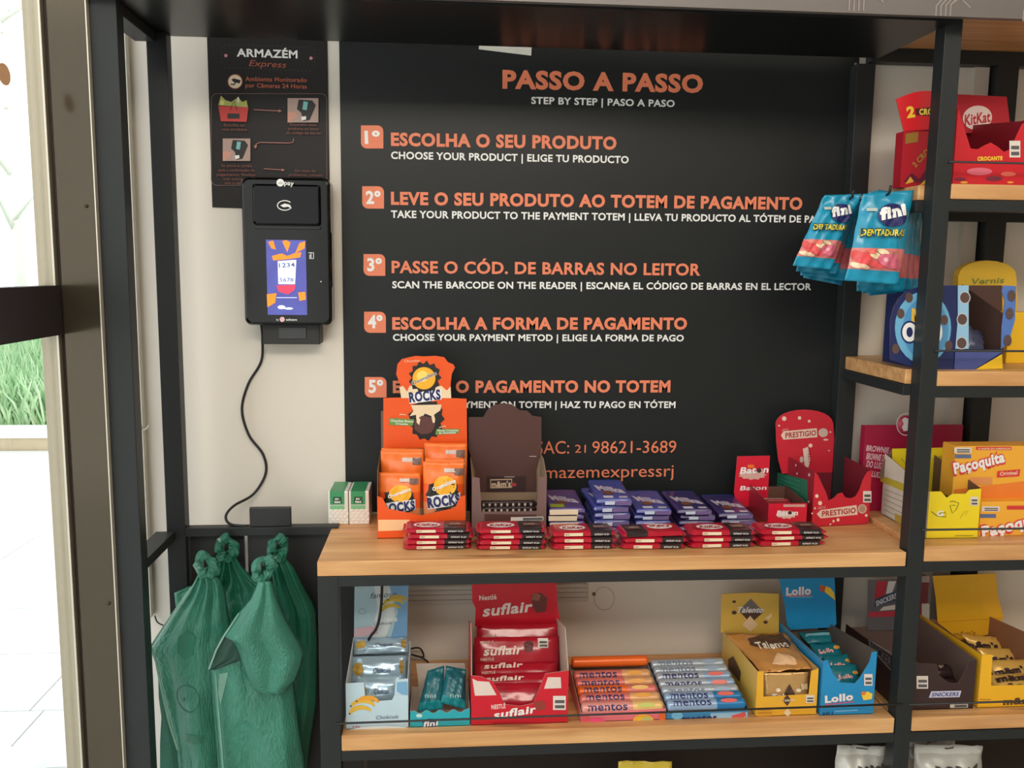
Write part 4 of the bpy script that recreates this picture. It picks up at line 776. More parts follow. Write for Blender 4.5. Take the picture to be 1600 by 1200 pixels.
f_.txt('NESTLÉ', 768, 1108, 790, 1106, 7, M(240, 214, 206, .5), .03); f_.txt('suflair', 771, 1123, 838, 1113, 12, WHITE, .03, .25); f_.poly([(833, 1098), (845, 1094), (853, 1099), (852, 1108), (838, 1110)], M(150, 60, 50, .5), 'chocolate_picture'); f_.label(864, 1087, 884, 1109)
f_.rect(770, 1129, 860, 1131, M(160, 20, 36, .5), 'fine_print')
yh = Yf+D_-.004; hdr = plate('header_card', pxs(yh, [(737, 912), (869, 908), (872, 950), (876, 975), (742, 979), (743, 950), (738, 940)]), (0, .0014, 0), SR, t, SRI); f_ = Face(hdr, yh-.0002)
f_.txt('Nestlé', 749, 938, 776, 936, 8, M(240, 214, 206, .5), .03); f_.txt('suflair', 754, 963, 831, 955, 17, M(244, 230, 222, .5), .03, .25); f_.poly([(830, 930), (845, 926), (855, 934), (853, 955), (838, 958), (832, 948)], M(110, 50, 44, .5), 'chocolate_picture'); f_.poly([(833, 926), (845, 929), (842, 939), (830, 937)], M(150, 90, 76, .5), 'chocolate_picture')
for k, (yt_, yb_, Y, x0, x1) in enumerate(((976, 1046, -.09, 745, 876), (996, 1056, -.12, 741, 873), (1036, 1075, -.15, 742, 870), (1052, 1090, -.175, 744, 868), (1068, 1112, -.205, 748, 866))):
    o, g = pouch('chocolate_packet', P(x0, yt_, Y+.03), P(x1, yt_-2, Y+.03), P(x1, yb_-2, Y), P(x0, yb_, Y), .006, [(1, SRD)], None, 12, 8, 60+k, .0008)
    tag(o, ['rearmost red packet in the tall red box, leaning on the header', 'second red packet from the back in the tall red box', 'middle red packet in the tall red box', 'second red packet from the front in the tall red box', 'front red packet in the tall red box, seen in the notch'][k], 'chocolate packet', 'red packets in the tall red box')
    if k < 4:
        h = (12, 14, 9, 8, 0)[k]; bl = (1003, 1024, 1046, 1066, 0)[k]; 
        if k != 0: g.txt('suflair', x0+14, bl, x0+74, bl-3, h, M(240, 220, 210, .5), .03, .25)
        g.txt('NESTLÉ', x0+9, bl-h-4 if k else 996, x0+30, bl-h-5 if k else 994, 4, M(226, 180, 170, .5), .02)
    if k == 1: g.poly([(818, 1004), (828, 1000), (833, 1005), (832, 1018), (820, 1018)], M(96, 36, 40, .5), 'chocolate_picture'); g.label(840, 997, 856, 1012)

# mint roll boxes
def mints(x0, x1, label, fm, cols, side, seed, rows, lab2, words='mentos'):
    t, a, W_ = mkbox('mint_roll_box', label, x0, x1, Yf, Z0); D_ = .17; zf = lambda py: ZA(py, a+.05, Yf)-Z0; rg = random.Random(seed)
    pt, ex, ey, fp, l_, r_, bk = crate(t, (a, Yf, Z0), W_, D_, [(0, zf(1113)), (1, zf(1110))], [(0, zf(1113)), (1, .045)], [(0, zf(1110)), (1, .045)], .045, fm, side)
    f_ = Face(t, Yf-.0002); R = .0122; n_ = len(rows)
    for k in range(n_):
        Yk = Yf+.013+k*(D_-.03)/(n_-1); z = Z0+.0235+k*.0037+(.016 if k == n_-1 and seed == 1 else 0); c = cols[rows[k]]; Lx = W_-.006
        v, f, mi = [], [], []
        N = 12; xs = [0, .01, .03, .05, .62, .95, .97, 1]
        for xi in xs:
            rr = R*(.55 if xi in (0, 1) else .9 if xi in (.01,) else 1)
            for i in range(N): v.append((xi*Lx, rr*math.cos(6.2832*i/N), rr*math.sin(6.2832*i/N)))
        for s_ in range(len(xs)-1):
            for i in range(N): f.append((s_*N+i, s_*N+(i+1) % N, (s_+1)*N+(i+1) % N, (s_+1)*N+i)); mi.append(1 if s_ >= 4 else 0)
        f.append(tuple(range(N-1, -1, -1))); mi.append(0); f.append(tuple((len(xs)-1)*N+i for i in range(N))); mi.append(1)
        o = mk('mint_roll', v, f, [c[0], c[1]], None, mats=mi, smooth=True); o.location = (a+.003, Yk, z)
        od = ['frontmost', 'second from the front', 'third from the front', 'fourth from the front', 'fifth from the front', 'sixth from the front', 'rearmost'][k if k < n_-1 else 6]
        tag(o, 'roll of mints, %s, in the %s' % (od, lab2), 'mint roll', 'rolls in the '+lab2)
        if c[2] is not None:
            an = math.radians(48+rg.uniform(-14, 14)); e2 = Vector((0, math.cos(an-math.pi/2+0)*0+math.sin(an)*1, math.cos(an)))  # tangent around the roll
            nv = Vector((0, -math.cos(an), math.sin(an))); tv = Vector((0, math.sin(an), math.cos(an)))
            vv_, ff_ = text_mesh(words, .02); H_ = R*1.3
            pts_ = []
            for q in vv_:
                th = (q[1]*H_-H_/2)/R+an; pts_.append(Vector((Lx*(.07+.48*float(q[0])), -R*1.035*math.cos(th), R*1.035*math.sin(th))))
            mk('lettering', pts_, ff_, c[2], o)
            loval(o, (Lx*.78, -R*1.03*math.cos(an), R*1.03*math.sin(an)), X_, tv, Lx*.11, R*.4, c[3], 'fruit_picture', 12)
    return t, f_
ORR = M(240, 110, 40, .3, .1, .08, 20); PKR = M(222, 120, 110, .3, .1, .1, 20); TAN = M(224, 170, 120, .3, .1, .15, 30); NV = M(40, 40, 96, .4)
cols = {0: (PKR, TAN, NV, M(240, 170, 80, .4)), 1: (ORR, ORR, None, None), 2: (ORR, PKR, NV, M(250, 200, 120, .4)), 3: (M(228, 150, 140, .3, .1), M(236, 190, 120, .3, .1), NV, M(190, 190, 90, .4))}
t, f_ = mints(907, 1040, 'low display box of orange and pink fruit mint rolls', M(232, 120, 130, .35, 0, .2, 14), cols, M(170, 150, 130, .7), 1, [3, 0, 2, 0, 0, 1], 'orange and pink fruit mint box')
f_.oval(930, 1130, 17, 9, M(240, 80, 130, .5), 'fruit_picture'); f_.oval(915, 1126, 8, 10, M(226, 90, 100, .5), 'fruit_picture'); f_.oval(1005, 1125, 16, 9, M(250, 190, 60, .5), 'fruit_picture'); f_.oval(1010, 1126, 8, 6, M(190, 200, 130, .5), 'fruit_picture'); f_.rect(1030, 1113, 1039, 1138, M(240, 110, 50, .5)); f_.txt('mentos', 938, 1137, 980, 1135, 8, NV, .04)
BLW = M(150, 176, 206, .25, .2, .1, 20); BLT = M(40, 120, 176, .3, .1, .1, 20); GRW = M(176, 186, 196, .25, .25, .08, 20)
cols = {0: (BLW, BLT, NV, M(230, 110, 100, .4)), 1: (GRW, GRW, M(110, 120, 140, .4), M(150, 170, 190, .4)), 2: (GRW, BLW, NV, M(230, 120, 110, .4))}
t, f_ = mints(1041, 1169, 'low display box of blue and white mint rolls', M(60, 140, 190, .35, 0, .2, 14), cols, M(20, 90, 120, .6), 2, [0, 0, 1, 2, 2, 1, 1], 'blue and white mint box')
f_.oval(1058, 1118, 9, 6, M(120, 190, 226, .5)); f_.rect(1110, 1114, 1168, 1130, M(160, 200, 226, .4), 'printed_patch', -.03); f_.txt('mentos', 1066, 1128, 1120, 1125, 10, NV, .045); f_.poly([(1143, 1118), (1164, 1112), (1166, 1119), (1144, 1125)], M(220, 90, 90, .5))

# gold chocolate box
GO = M(222, 182, 84, .35, .1, .08, 10); GOF = M(236, 176, 50, .4); GOI = M(190, 150, 90, .6); BRD = M(84, 58, 46, .45)
t, a, W_ = mkbox('gold_chocolate_box', 'golden display box with a square header card holding gold wrapped bars', 1180, 1275, Yf, Z0); D_ = .225; zf = lambda py: ZA(py, a+.05, Yf)-Z0
pt, ex, ey, fp, l_, r_, bk = crate(t, (a, Yf, Z0), W_, D_, [(0, zf(1048)), (.1, zf(1048)), (.12, zf(1088)), (.86, zf(1086)), (.88, zf(1050)), (1, zf(1046))], [(0, zf(1048)), (1, hb_(984, a, Yf+D_, Z0))], [(0, zf(1046)), (1, hb_(986, a+W_, Yf+D_, Z0))], hb_(989, a, Yf+D_, Z0), GO, GOI, front_mat=GOF)
f_ = Face(t, Yf-.0002); f_.poly([(1230, 1085), (1236, 1094), (1230, 1103), (1222, 1094)], BRD, 'diamond_mark'); f_.poly([(1231, 1107), (1236, 1113), (1231, 1120), (1224, 1113)], CRM, 'diamond_mark'); f_.label(1259, 1086, 1272, 1098); f_.txt('Talento', 1222, 1096, 1242, 1095, 4, CREAM, .02)
for k in range(3): f_.rect(1184, 1108+k*5, 1206, 1110+k*5, M(206, 140, 50, .5), 'fine_print')
f_ = Face(l_, o=pt(-.0003, 0, 0), ex=-ey, ey=Z_); f_.poly([(1146, 1025), (1158, 1050), (1156, 1066), (1138, 1044), (1138, 1030)], BRD, 'diamond_mark')
yh = Yf+D_-.005; hdr = plate('header_card', pxs(yh, [(1127, 928), (1180, 926), (1217, 928), (1217, 992), (1126, 988)]), (0, .0014, 0), GO, t, GOI); f_ = Face(hdr, yh-.0002)
f_.poly([(1173, 935), (1193, 956), (1173, 974), (1154, 954)], M(120, 112, 108, .4), 'diamond_mark'); f_.poly([(1155, 955), (1192, 957), (1173, 974)], BRD, 'diamond_mark'); f_.poly([(1172, 962), (1184, 976), (1172, 987), (1160, 976)], M(226, 190, 150, .5), 'diamond_mark'); f_.txt('Talento', 1150, 957, 1192, 957, 9, M(226, 224, 220, .5), .03, .3)
f_.oval(1147, 940, 3, 2, BRD); f_.oval(1147, 957, 4, 3, BRD); f_.oval(1196, 972, 3.4, 2.6, BRD); f_.poly([(1195, 966), (1205, 958), (1206, 963), (1200, 969)], M(226, 200, 150, .5))
GF = M(214, 170, 110, .22, .4, .12, 14)
o, g = pouch('gold_wrapped_bar', P(1133, 990, -.04), P(1230, 990, -.04), P(1268, 1044, -.205), P(1190, 1051, -.205), .006, [(1, M(222, 160, 90, .25, .25, .1, 12))], None, 14, 14, 81, .0012)
tag(o, 'gold and orange wrapped bar lying on top in the golden box', 'chocolate bar', 'bars in the golden box'); g.poly([(1168, 1000), (1190, 992), (1222, 992), (1236, 1008), (1232, 1018), (1190, 1016), (1172, 1012)], BRD, 'dark_shape'); g.txt('Talento', 1184, 1020, 1234, 1017, 10, M(244, 232, 214, .5), .03, .1); g.poly([(1214, 1024), (1240, 1032), (1246, 1040), (1206, 1041)], M(240, 196, 150, .5), 'cream_piece')
o, g = pouch('gold_wrapped_bar', P(1193, 1052, -.212), P(1262, 1050, -.212), P(1263, 1094, -.218), P(1194, 1096, -.218), .003, [(1, GF)], None, 10, 10, 82, .0008)
tag(o, 'gold foil wrapped bar standing in the front window of the golden box', 'chocolate bar', 'bars in the golden box'); g.poly([(1232, 1067), (1244, 1088), (1220, 1088)], BRD, 'diamond_mark'); g.txt('Talento', 1204, 1090, 1252, 1088, 7, WHITE, .04, .1); g.oval(1214, 1077, 4, 3, CREAM); g.oval(1246, 1077, 4, 3, CREAM); g.rect(1250, 1067, 1261, 1076, M(206, 180, 140, .5), 'warning_label')

# blue chocolate box
LO = M(34, 140, 196, .38); LOI = M(96, 84, 76, .7); LOD = M(30, 108, 136, .5); TPK = M(24, 120, 136, .25, 0, .15, 14, 0, .2)
t, a, W_ = mkbox('blue_chocolate_box', 'bright blue display box with a tall header and jagged front opening', 1281, 1364, Yf-.004, Z0); Y2 = Yf-.004; D_ = .235; zf = lambda py: ZA(py, a+.05, Y2)-Z0
pt, ex, ey, fp, l_, r_, bk = crate(t, (a, Y2, Z0), W_, D_, [(0, zf(1032)), (.08, zf(1030)), (.2, zf(1052)), (.34, zf(1066)), (.62, zf(1068)), (.7, zf(1060)), (.86, zf(1036)), (.9, zf(1020)), (1, zf(1019))], [(0, zf(1032)), (1, hb_(972, a, Y2+D_, Z0))], [(0, zf(1019)), (1, hb_(972, a+W_, Y2+D_, Z0))], hb_(985, a, Y2+D_, Z0), LO, LOI)
f_ = Face(t, Y2-.0002); f_.txt('Lollo', 1289, 1098, 1333, 1093, 11, M(240, 226, 220, .5), .05); f_.poly([(1346, 1086), (1355, 1080), (1363, 1084), (1362, 1092), (1349, 1094)], M(246, 206, 70, .5)); f_.oval(1349, 1083, 4, 3, M(230, 120, 60, .5)); f_.label(1350, 1053, 1363, 1071); f_.txt('840 g', 1285, 1117, 1302, 1115, 4, M(20, 70, 120, .5), .03); f_.rect(1304, 1110, 1340, 1112, M(120, 180, 220, .5), 'fine_print', -.05)
f_.line([(1289, 1101), (1334, 1096)], 1.4, M(226, 80, 100, .5))
yh = Y2+D_-.02
hdr = plate('header_card', pxs(yh, [(1217, 904), (1304, 902), (1307, 975), (1303, 980), (1236, 984), (1230, 978), (1226, 945)]), (0, .0014, 0), LO, t, LOI); f_ = Face(hdr, yh-.0002)
f_.txt('Lollo', 1228, 930, 1267, 928, 12, M(236, 220, 216, .5), .05); f_.line([(1229, 931.5), (1268, 930)], 1.4, M(220, 110, 120, .5)); f_.poly([(1283, 914), (1297, 918), (1303, 926), (1305, 938), (1290, 926)], M(236, 196, 60, .5)); f_.poly([(1280, 914), (1290, 916), (1288, 926), (1280, 922)], M(190, 90, 60, .5)); f_.rect(1233, 932, 1270, 933.4, M(120, 180, 210, .5), 'fine_print')
for k, (c4, Y, dz) in enumerate((((1247, 988, 1308, 985, 1312, 1004, 1262, 1006), -.03, .03), ((1264, 1006, 1312, 1004, 1322, 1030, 1280, 1030), -.09, .04), ((1284, 1024, 1326, 1022, 1338, 1052, 1296, 1054), -.14, .03), ((1296, 1040, 1338, 1038, 1346, 1072, 1306, 1074), -.19, .03))):
    o, g = pouch('teal_wrapped_candy', P(c4[0], c4[1], Y+dz), P(c4[2], c4[3], Y+dz), P(c4[4], c4[5], Y), P(c4[6], c4[7], Y), .006, [(1, TPK)], None, 10, 8, 90+k, .001)
    tag(o, ['teal wrapped candy at the very back of the blue box', 'second teal wrapped candy from the back of the blue box', 'second teal wrapped candy from the front of the blue box', 'front teal wrapped candy in the blue box'][k], 'wrapped candy', 'teal candies in the blue box')
    cx_, cy_ = (c4[0]+c4[2])/2, (c4[1]+c4[5])/2
    if k: g.txt('Lollo', cx_-8, cy_+6, cx_+14, cy_+5, 6, M(240, 190, 190, .5), .05); g.oval(cx_+18, cy_-4, 5, 3, M(230, 170, 70, .5))
    else: g.rect(1258, 992, 1300, 996, M(130, 190, 200, .4))

# dark brown box half behind the post, and its neighbour
SN = M(60, 42, 42, .4, 0, .04); SNI = M(112, 90, 84, .7)
YS = -.222; t, a, W_ = mkbox('dark_bar_box', 'dark brown display box right of the post, outlined letters on its side', 1402, 1520, YS, Z0); D_ = .25; zf = lambda py: ZA(py, XR1+.05, YS)-Z0
a = XR1+.006 if False else a
t.location.x = a
pt, ex, ey, fp, l_, r_, bk = crate(t, (a, YS, Z0), W_, D_, [(0, zf(1034)), (.48, zf(1038)), (.52, zf(1056)), (.66, zf(1068)), (.78, zf(1069)), (.86, zf(1050)), (.9, zf(1034)), (1, zf(1033))], [(0, zf(1034)), (1, hb_(975, a, YS+D_, Z0))], [(0, zf(1033)), (1, hb_(958, a+W_, YS+D_, Z0))], hb_(980, a, YS+D_, Z0), SN, SNI)
f_ = Face(t, YS-.0002); f_.label(1432, 1056, 1450, 1076); f_.poly([(1455, 1080), (1502, 1079), (1499, 1089), (1451, 1090)], M(206, 206, 226, .5)); f_.txt('SNICKERS', 1455, 1088, 1497, 1087, 6, M(40, 50, 120, .5), .03, .2); f_.rect(1434, 1099, 1440, 1102, WHITE); f_.rect(1431, 1110, 1512, 1112.5, M(206, 196, 196, .5), 'printed_line', -.02); f_.rect(1484, 1099, 1512, 1106, M(206, 196, 190, .5), 'warning_label', -.02); f_.rect(1491, 1101, 1510, 1105, PENC, 'warning_label', -.02)
f_ = Face(l_, o=pt(-.0003, 0, 0), ex=-ey, ey=Z_); f_.line([(1358, 1000), (1395, 1022), (1395, 1050), (1360, 1012), (1358, 1000)], 1.2, M(190, 180, 180, .5), 'outline'); f_.txt('SNICKERS', 1359, 1012, 1396, 1046, 14, M(150, 140, 140, .5), .0); 
yh = YS+D_-.006; hdr = plate('header_card', pxs(yh, [(1357, 907), (1412, 905), (1412, 985), (1356, 985)]), (0, .0014, 0), M(110, 106, 110, .4), t, SNI); f_ = Face(hdr, yh-.0002)
f_.poly([(1370, 908), (1386, 908), (1382, 930), (1366, 936)], M(196, 50, 66, .5)); f_.poly([(1388, 908), (1400, 908), (1394, 926), (1384, 928)], M(230, 226, 222, .5)); f_.poly([(1367, 936), (1402, 922), (1402, 938), (1366, 948)], M(60, 70, 100, .5)); f_.txt('SNICKERS', 1369, 947, 1401, 934, 8, M(226, 226, 232, .5), .03, .2); f_.poly([(1380, 948), (1402, 944), (1402, 952), (1374, 954)], M(226, 216, 210, .5)); f_.poly([(1357, 956), (1401, 954), (1401, 963), (1357, 964)], M(196, 60, 76, .5))
for k in range(2):
    o, g = pouch('dark_bar', P(1452+k*6, 1060-k*22, -.17+k*.05), P(1492+k*2, 1060-k*22, -.17+k*.05), P(1494, 1078-k*20, -.2+k*.05), P(1454, 1078-k*20, -.2+k*.05), .008, [(1, M(52, 36, 36, .3))], None, 8, 8, 100+k, .0006)
    tag(o, ['front dark brown wrapped bar low inside the dark brown box', 'rear dark brown wrapped bar low inside the dark brown box'][k], 'chocolate bar', 'bars in the dark brown box'); g.oval(1462+k*6, 1066-k*22, 4, 4, M(150, 130, 120, .5), 'printed_spot')
# packets of red and white card between the posts
tx = thing('striped_card_box', P(1446, 960, .02), 'narrow red and grey card box just right of the post, behind the dark box', 'box'); 
v = P(1440, 905, .02); u = P(1452, 905, .02)
box('carton', v.x, u.x, .02, .07, Z0, P(1446, 903, .02).z, M(120, 44, 52, .5), tx); f_ = Face(tx, .0198); f_.rect(1440, 900, 1452, 910, M(170, 150, 144, .5)); f_.rect(1440, 943, 1452, 975, M(190, 184, 170, .5))
# yellow box
YB = M(244, 184, 40, .38, 0, .04); YBI = M(150, 104, 76, .7)
t, a, W_ = mkbox('yellow_candy_box', 'yellow display box with a wide plain header card in the lower right corner', 1527, 1650, YS, Z0); D_ = .25; zf = lambda py: ZA(py, a, YS)-Z0
pt, ex, ey, fp, l_, r_, bk = crate(t, (a, YS, Z0), W_, D_, [(0, zf(1023)), (.13, zf(1023)), (.15, zf(1072)), (.86, zf(1072)), (.9, zf(1018)), (1, zf(1016))], [(0, zf(1023)), (1, hb_(958, a, YS+D_, Z0))], [(0, zf(1016)), (1, hb_(962, a+W_, YS+D_, Z0))], hb_(968, a, YS+D_, Z0), YB, YBI)
f_ = Face(t, YS-.0002); f_.txt("m&m's", 1567, 1101, 1626, 1098, 10, M(90, 60, 40, .5), .05); f_.rect(1530, 1092, 1548, 1094, M(190, 140, 50, .5), 'fine_print')
yh = YS+D_-.008; hdr = plate('header_card', pxs(yh, [(1457, 900), (1556, 896), (1559, 930), (1568, 965), (1552, 990), (1500, 1000), (1465, 973), (1462, 935)]), (0, .0014, 0), YB, t, YBI)
f_ = Face(hdr, yh-.0002); f_.line([(1463, 972), (1566, 966)], .9, M(206, 150, 40, .5), 'fold_line'); f_.txt("m&m's", 1490, 994, 1524, 992, 7, M(190, 130, 40, .5), .04)
YP = M(226, 180, 90, .25, .15, .12, 14)
for k, (c4, Y) in enumerate((((1500, 990, 1560, 996, 1590, 1030, 1530, 1024), -.04), ((1526, 1012, 1585, 1014, 1610, 1048, 1548, 1050), -.09), ((1544, 1032, 1608, 1030, 1626, 1064, 1556, 1068), -.14), ((1547, 1054, 1622, 1052, 1636, 1078, 1550, 1080), -.185))):
    o, g = pouch('yellow_candy_packet', P(c4[0], c4[1], Y+.03), P(c4[2], c4[3], Y+.03), P(c4[4], c4[5], Y), P(c4[6], c4[7], Y), .007, [(1, YP)], None, 12, 8, 110+k, .001)
    tag(o, ['rearmost yellow candy packet in the yellow box', 'second yellow candy packet from the back of the yellow box', 'second yellow candy packet from the front of the yellow box', 'front yellow candy packet in the yellow box'][k], 'candy packet', 'packets in the yellow box')
    g.txt("m&m's", c4[0]+10, c4[7]-12, c4[2]-4, c4[5]-14, 9, M(60, 40, 36, .5), .06); g.oval((c4[0]+c4[2])/2+6, c4[7]-6, 5, 3, M(70, 90, 60, .5)); g.oval((c4[0]+c4[2])/2-8, c4[7]-8, 4, 3, M(120, 70, 60, .5))

# ------------------------------------------------------------------ counter level, right bay
Z1 = ZCR; YR = -.205
YL = M(242, 216, 40, .4, 0, .03); BRI2 = M(104, 76, 58, .7)
t, a, W_ = mkbox('yellow_gum_box', 'bright yellow open display box with leaf doodles, left in the right bay', 1447, 1527, YR, Z1); D_ = .19; zf = lambda py: ZA(py, a, YR)-Z1
a2 = XR0-.0; 
WHT = M(214, 206, 190, .5)
pt, ex, ey, fp, l_, r_, bk = crate(t, (a, YR, Z1), W_, D_, [(0, zf(768)), (.22, zf(768)), (.34, zf(778)), (.44, zf(772)), (.7, zf(772)), (.76, zf(766)), (1, zf(764))], [(0, zf(768)), (1, zf(738))], [(0, zf(764)), (1, zf(738))], zf(745), YL, BRI2, outL=WHT)
f_ = Face(t, YR-.0002); LN = M(190, 170, 40, .5); DG = M(70, 80, 40, .5)
f_.line([(1455, 799), (1464, 806), (1478, 808), (1477, 800), (1466, 803)], 1, DG, 'leaf_doodle'); f_.txt('G', 1463, 806, 1474, 806, 8, WHITE, .04); f_.line([(1484, 784), (1490, 783), (1498, 786), (1494, 796), (1488, 802), (1484, 790), (1492, 789)], 1, DG, 'leaf_doodle'); f_.line([(1500, 810), (1506, 800), (1513, 797), (1508, 805)], .9, LN, 'leaf_doodle'); f_.label(1516, 776, 1528, 790)
for k in range(4): f_.rect(1492+3*(k % 2), 836+k*4, 1520, 837.2+k*4, M(170, 150, 40, .5), 'fine_print')
f_ = Face(l_, o=pt(-.0003, 0, 0), ex=-ey, ey=Z_); f_.poly([(1376, 742), (1444, 768), (1444, 782), (1376, 752)], M(190, 176, 60, .5), 'yellow_band'); 
for k in range(8): f_.line([(1382, 764+k*8), (1412, 776+k*9)], 1, M(160, 156, 146, .5), 'fine_print')
f_.poly([(1399, 802), (1412, 808), (1412, 822), (1399, 814)], M(186, 160, 70, .5))
yh = YR+D_-.012; hdr = plate('header_card', pxs(yh, [(1394, 701), (1489, 699), (1487, 772), (1394, 775)]), (0, .0014, 0), YL, t, BRI2); f_ = Face(hdr, yh-.0002)
plate('header_wing', [P(1394, 701, yh+.001), P(1380, 722, yh+.012), P(1374, 744, yh+.015), P(1394, 756, yh+.001)], (-.001, 0, 0), BRI2, t)
f_.poly([(1458, 740), (1474, 724), (1480, 727), (1478, 732), (1464, 746), (1459, 745)], M(90, 60, 70, .5), 'bar_picture'); f_.line([(1458, 716), (1464, 723), (1472, 718), (1470, 712), (1460, 722)], 1.4, M(150, 170, 60, .5), 'leaf_doodle'); f_.line([(1408, 716), (1414, 724), (1420, 716)], 1.4, M(150, 170, 60, .5), 'leaf_doodle')
# burgundy box at the wall
BG = M(166, 26, 66, .4)
xb0, xb1 = P(1352, 665, .01).x, P(1505, 665, .01).x
t = thing('burgundy_brownie_box', Vector((xb0, .01, Z1)), 'tall burgundy carton with a round logo disc against the wall, half behind the post', 'box')
plate('front_panel', [(xb0, .01, Z1), (xb1, .01, Z1), (xb1, .01, P(1400, 664, .01).z), (xb0, .01, P(1400, 664, .01).z)], (0, .0015, 0), BG, t)
box('carton', xb0, xb1, .0116, .03, Z1, P(1400, 666, .01).z, BG, t)
cz = P(1415, 663, .009); tube('logo_disc', [Vector((cz.x, .0093, cz.z)), Vector((cz.x, .0075, cz.z))], .021, M(190, 60, 90, .4), t, 24)
f_ = Face(t, .0072); f_.line([(cx_+1415-1415, cy_) for cx_, cy_ in [(1415+14*math.cos(k*.3142), 663+17*math.sin(k*.3142)) for k in range(21)]], 1.2, WHITE, 'disc_ring'); f_.poly([(1409, 656), (1413, 652), (1419, 654), (1422, 662), (1420, 672), (1412, 674), (1409, 668), (1412, 662)], WHITE, 'disc_symbol')
f_ = Face(t, .0097)
for s_, x0, x1, y, h in (('BROWNIE', 1342, 1388, 706, 9), ('BROWNIE DO', 1332, 1385, 719, 10), ('DO LUIZ', 1335, 1379, 731, 10), ('O LUIZ', 1348, 1376, 745, 9)): f_.txt(s_, max(x0, 1353), y-2, x1, y+2, h, M(226, 190, 200, .5), .03)
# two peanut candy cartons
PQ = M(246, 178, 60, .4, 0, .05, 5); PQR = M(216, 60, 60, .45); PQB = M(236, 130, 50, .4)
for k, (x0, y_t, y_b, Y, lab, xt) in enumerate(((1532, 784, 843, -.19, 'lower yellow and orange peanut candy carton in the right bay', 1536), (1486, 697, 790, -.16, 'upper yellow and orange peanut candy carton, set back on the lower one', 1486))):
    xa = P(x0, 800, Y).x; zt = P(x0+30, y_t, Y).z; zb_ = Z1 if k == 0 else P(1560, 780, -.19).z+.003
    t = thing('peanut_candy_carton', Vector((xa, Y, zb_)), lab, 'carton', 'peanut candy cartons')
    if k == 0: ztop0 = zt; 
    else: zb_ = ztop0+.0006; t.location.z = zb_
    bxo = box('carton', xa, xa+.20, Y, Y+.15-k*.10, zb_, zt, PQ, t, .002); f_ = Face(t, Y-.0003)
    if k: 
        f_.poly([(1490, 765), (1600, 752), (1640, 750), (1640, 782), (1490, 778)], PQB, 'orange_wave'); f_.label(1491, 699, 1518, 708); f_.rect(1492, 710, 1517, 716, M(96, 110, 150, .5), 'blue_label'); f_.rect(1525, 698, 1580, 703, PQR, 'red_strip'); f_.txt('O SABOR DO AMENDOIM', 1528, 702.4, 1578, 702.4, 3, CREAM, .02)
        f_.txt('Paçoquita', 1489, 742, 1571, 722, 19, PQR, .11, 0, 'lettering_shadow'); f_.txt('Paçoquita', 1491, 740, 1570, 721, 17, WHITE, .045); f_.poly([(1558, 736), (1594, 733), (1592, 744), (1557, 746)], PQR, 'red_ribbon'); f_.txt('Original', 1562, 743, 1589, 741, 6, CREAM, .02); f_.rect(1515, 746, 1550, 757, M(226, 150, 90, .5), 'candy_picture')
        f_.oval(1622, 720, 22, 26, M(236, 200, 120, .5), 'peanut_picture')
    else:
        f_.label(1534, 791, 1562, 799); f_.rect(1531, 803, 1556, 809, M(96, 110, 150, .5), 'blue_label'); f_.rect(1573, 790, 1640, 796, PQR, 'red_strip')
        f_.txt('Paçoquita', 1533, 842, 1640, 815, 20, PQR, .11, 0, 'lettering_shadow'); f_.txt('Paçoquita', 1535, 840, 1639, 814, 18, WHITE, .045)

# ------------------------------------------------------------------ cookie box shelf
Z2 = ZO; YO = -.215; NB = M(36, 46, 96, .38); LBL = M(110, 176, 214, .4); CK = M(92, 70, 66, .5)
xa = XA(1391, YO, Z2); xb = XA(1565, YO, Z2); zt = P(1500, 446, YO).z
t = thing('cookie_display_box', Vector((xa, YO, Z2)), 'dark blue rounded cookie display box with cookie pictures, behind the post', 'display box')
def zpx(y): return P(1480, y, YO).z
loop = [(1391, 562), (1391, 530), (1394, 490), (1402, 468), (1412, 458), (1430, 450), (1470, 447), (1512, 447), (1512, 545), (1566, 545)]
fl = plate('front_panel', pxs(YO, [(1391, 562), (1391, 500), (1396, 480), (1404, 466), (1416, 455), (1432, 449), (1460, 446), (1513, 446), (1513, 546), (1566, 546), (1566, 576), (1440, 578)]), (0, .0015, 0), NB, t, CARD)
plate('front_flap', pxs(YO, [(1568, 446), (1588, 447), (1586, 500), (1576, 535), (1564, 546), (1565, 510), (1570, 470), (1565, 455)]), (0, .0015, 0), M(84, 120, 190, .4), t, CARD)
plate('inner_back', pxs(YO+.16, [(1480, 446), (1566, 446), (1566, 570), (1480, 570)]), (0, .0015, 0), M(88, 62, 56, .7), t)
plate('side_panel', [(XA(1440, YO, Z2), YO+.002, Z2), (XA(1440, YO, Z2), YO+.16, Z2), (XA(1440, YO, Z2), YO+.16, zt-.01), (XA(1440, YO, Z2), YO+.002, zt-.01)], (.0015, 0, 0), NB, t)
plate('side_panel', [(XA(1566, YO, Z2), YO+.002, Z2), (XA(1566, YO, Z2), YO+.16, Z2), (XA(1566, YO, Z2), YO+.16, zt), (XA(1566, YO, Z2), YO+.002, zt-.06)], (-.0015, 0, 0), NB, t, M(88, 62, 56, .7))
f_ = Face(t, YO-.0003)
f_.oval(1442, 512, 44, 56, LBL, 'blue_disc', 28); f_.oval(1446, 514, 36, 48, M(84, 150, 200, .4), 'blue_disc', 28); f_.txt('MINI', 1424, 502, 1470, 500, 20, M(240, 190, 60, .5), .06); f_.oval(1421, 519, 14, 18, NB, 'letter_ring', 20); f_.oval(1421, 519, 11.5, 15, WHITE, 'letter_ring', 20); f_.oval(1421, 519, 5, 8, NB, 'letter_ring', 20)
f_.txt('REO', 1438, 533, 1472, 531, 26, WHITE, .07)
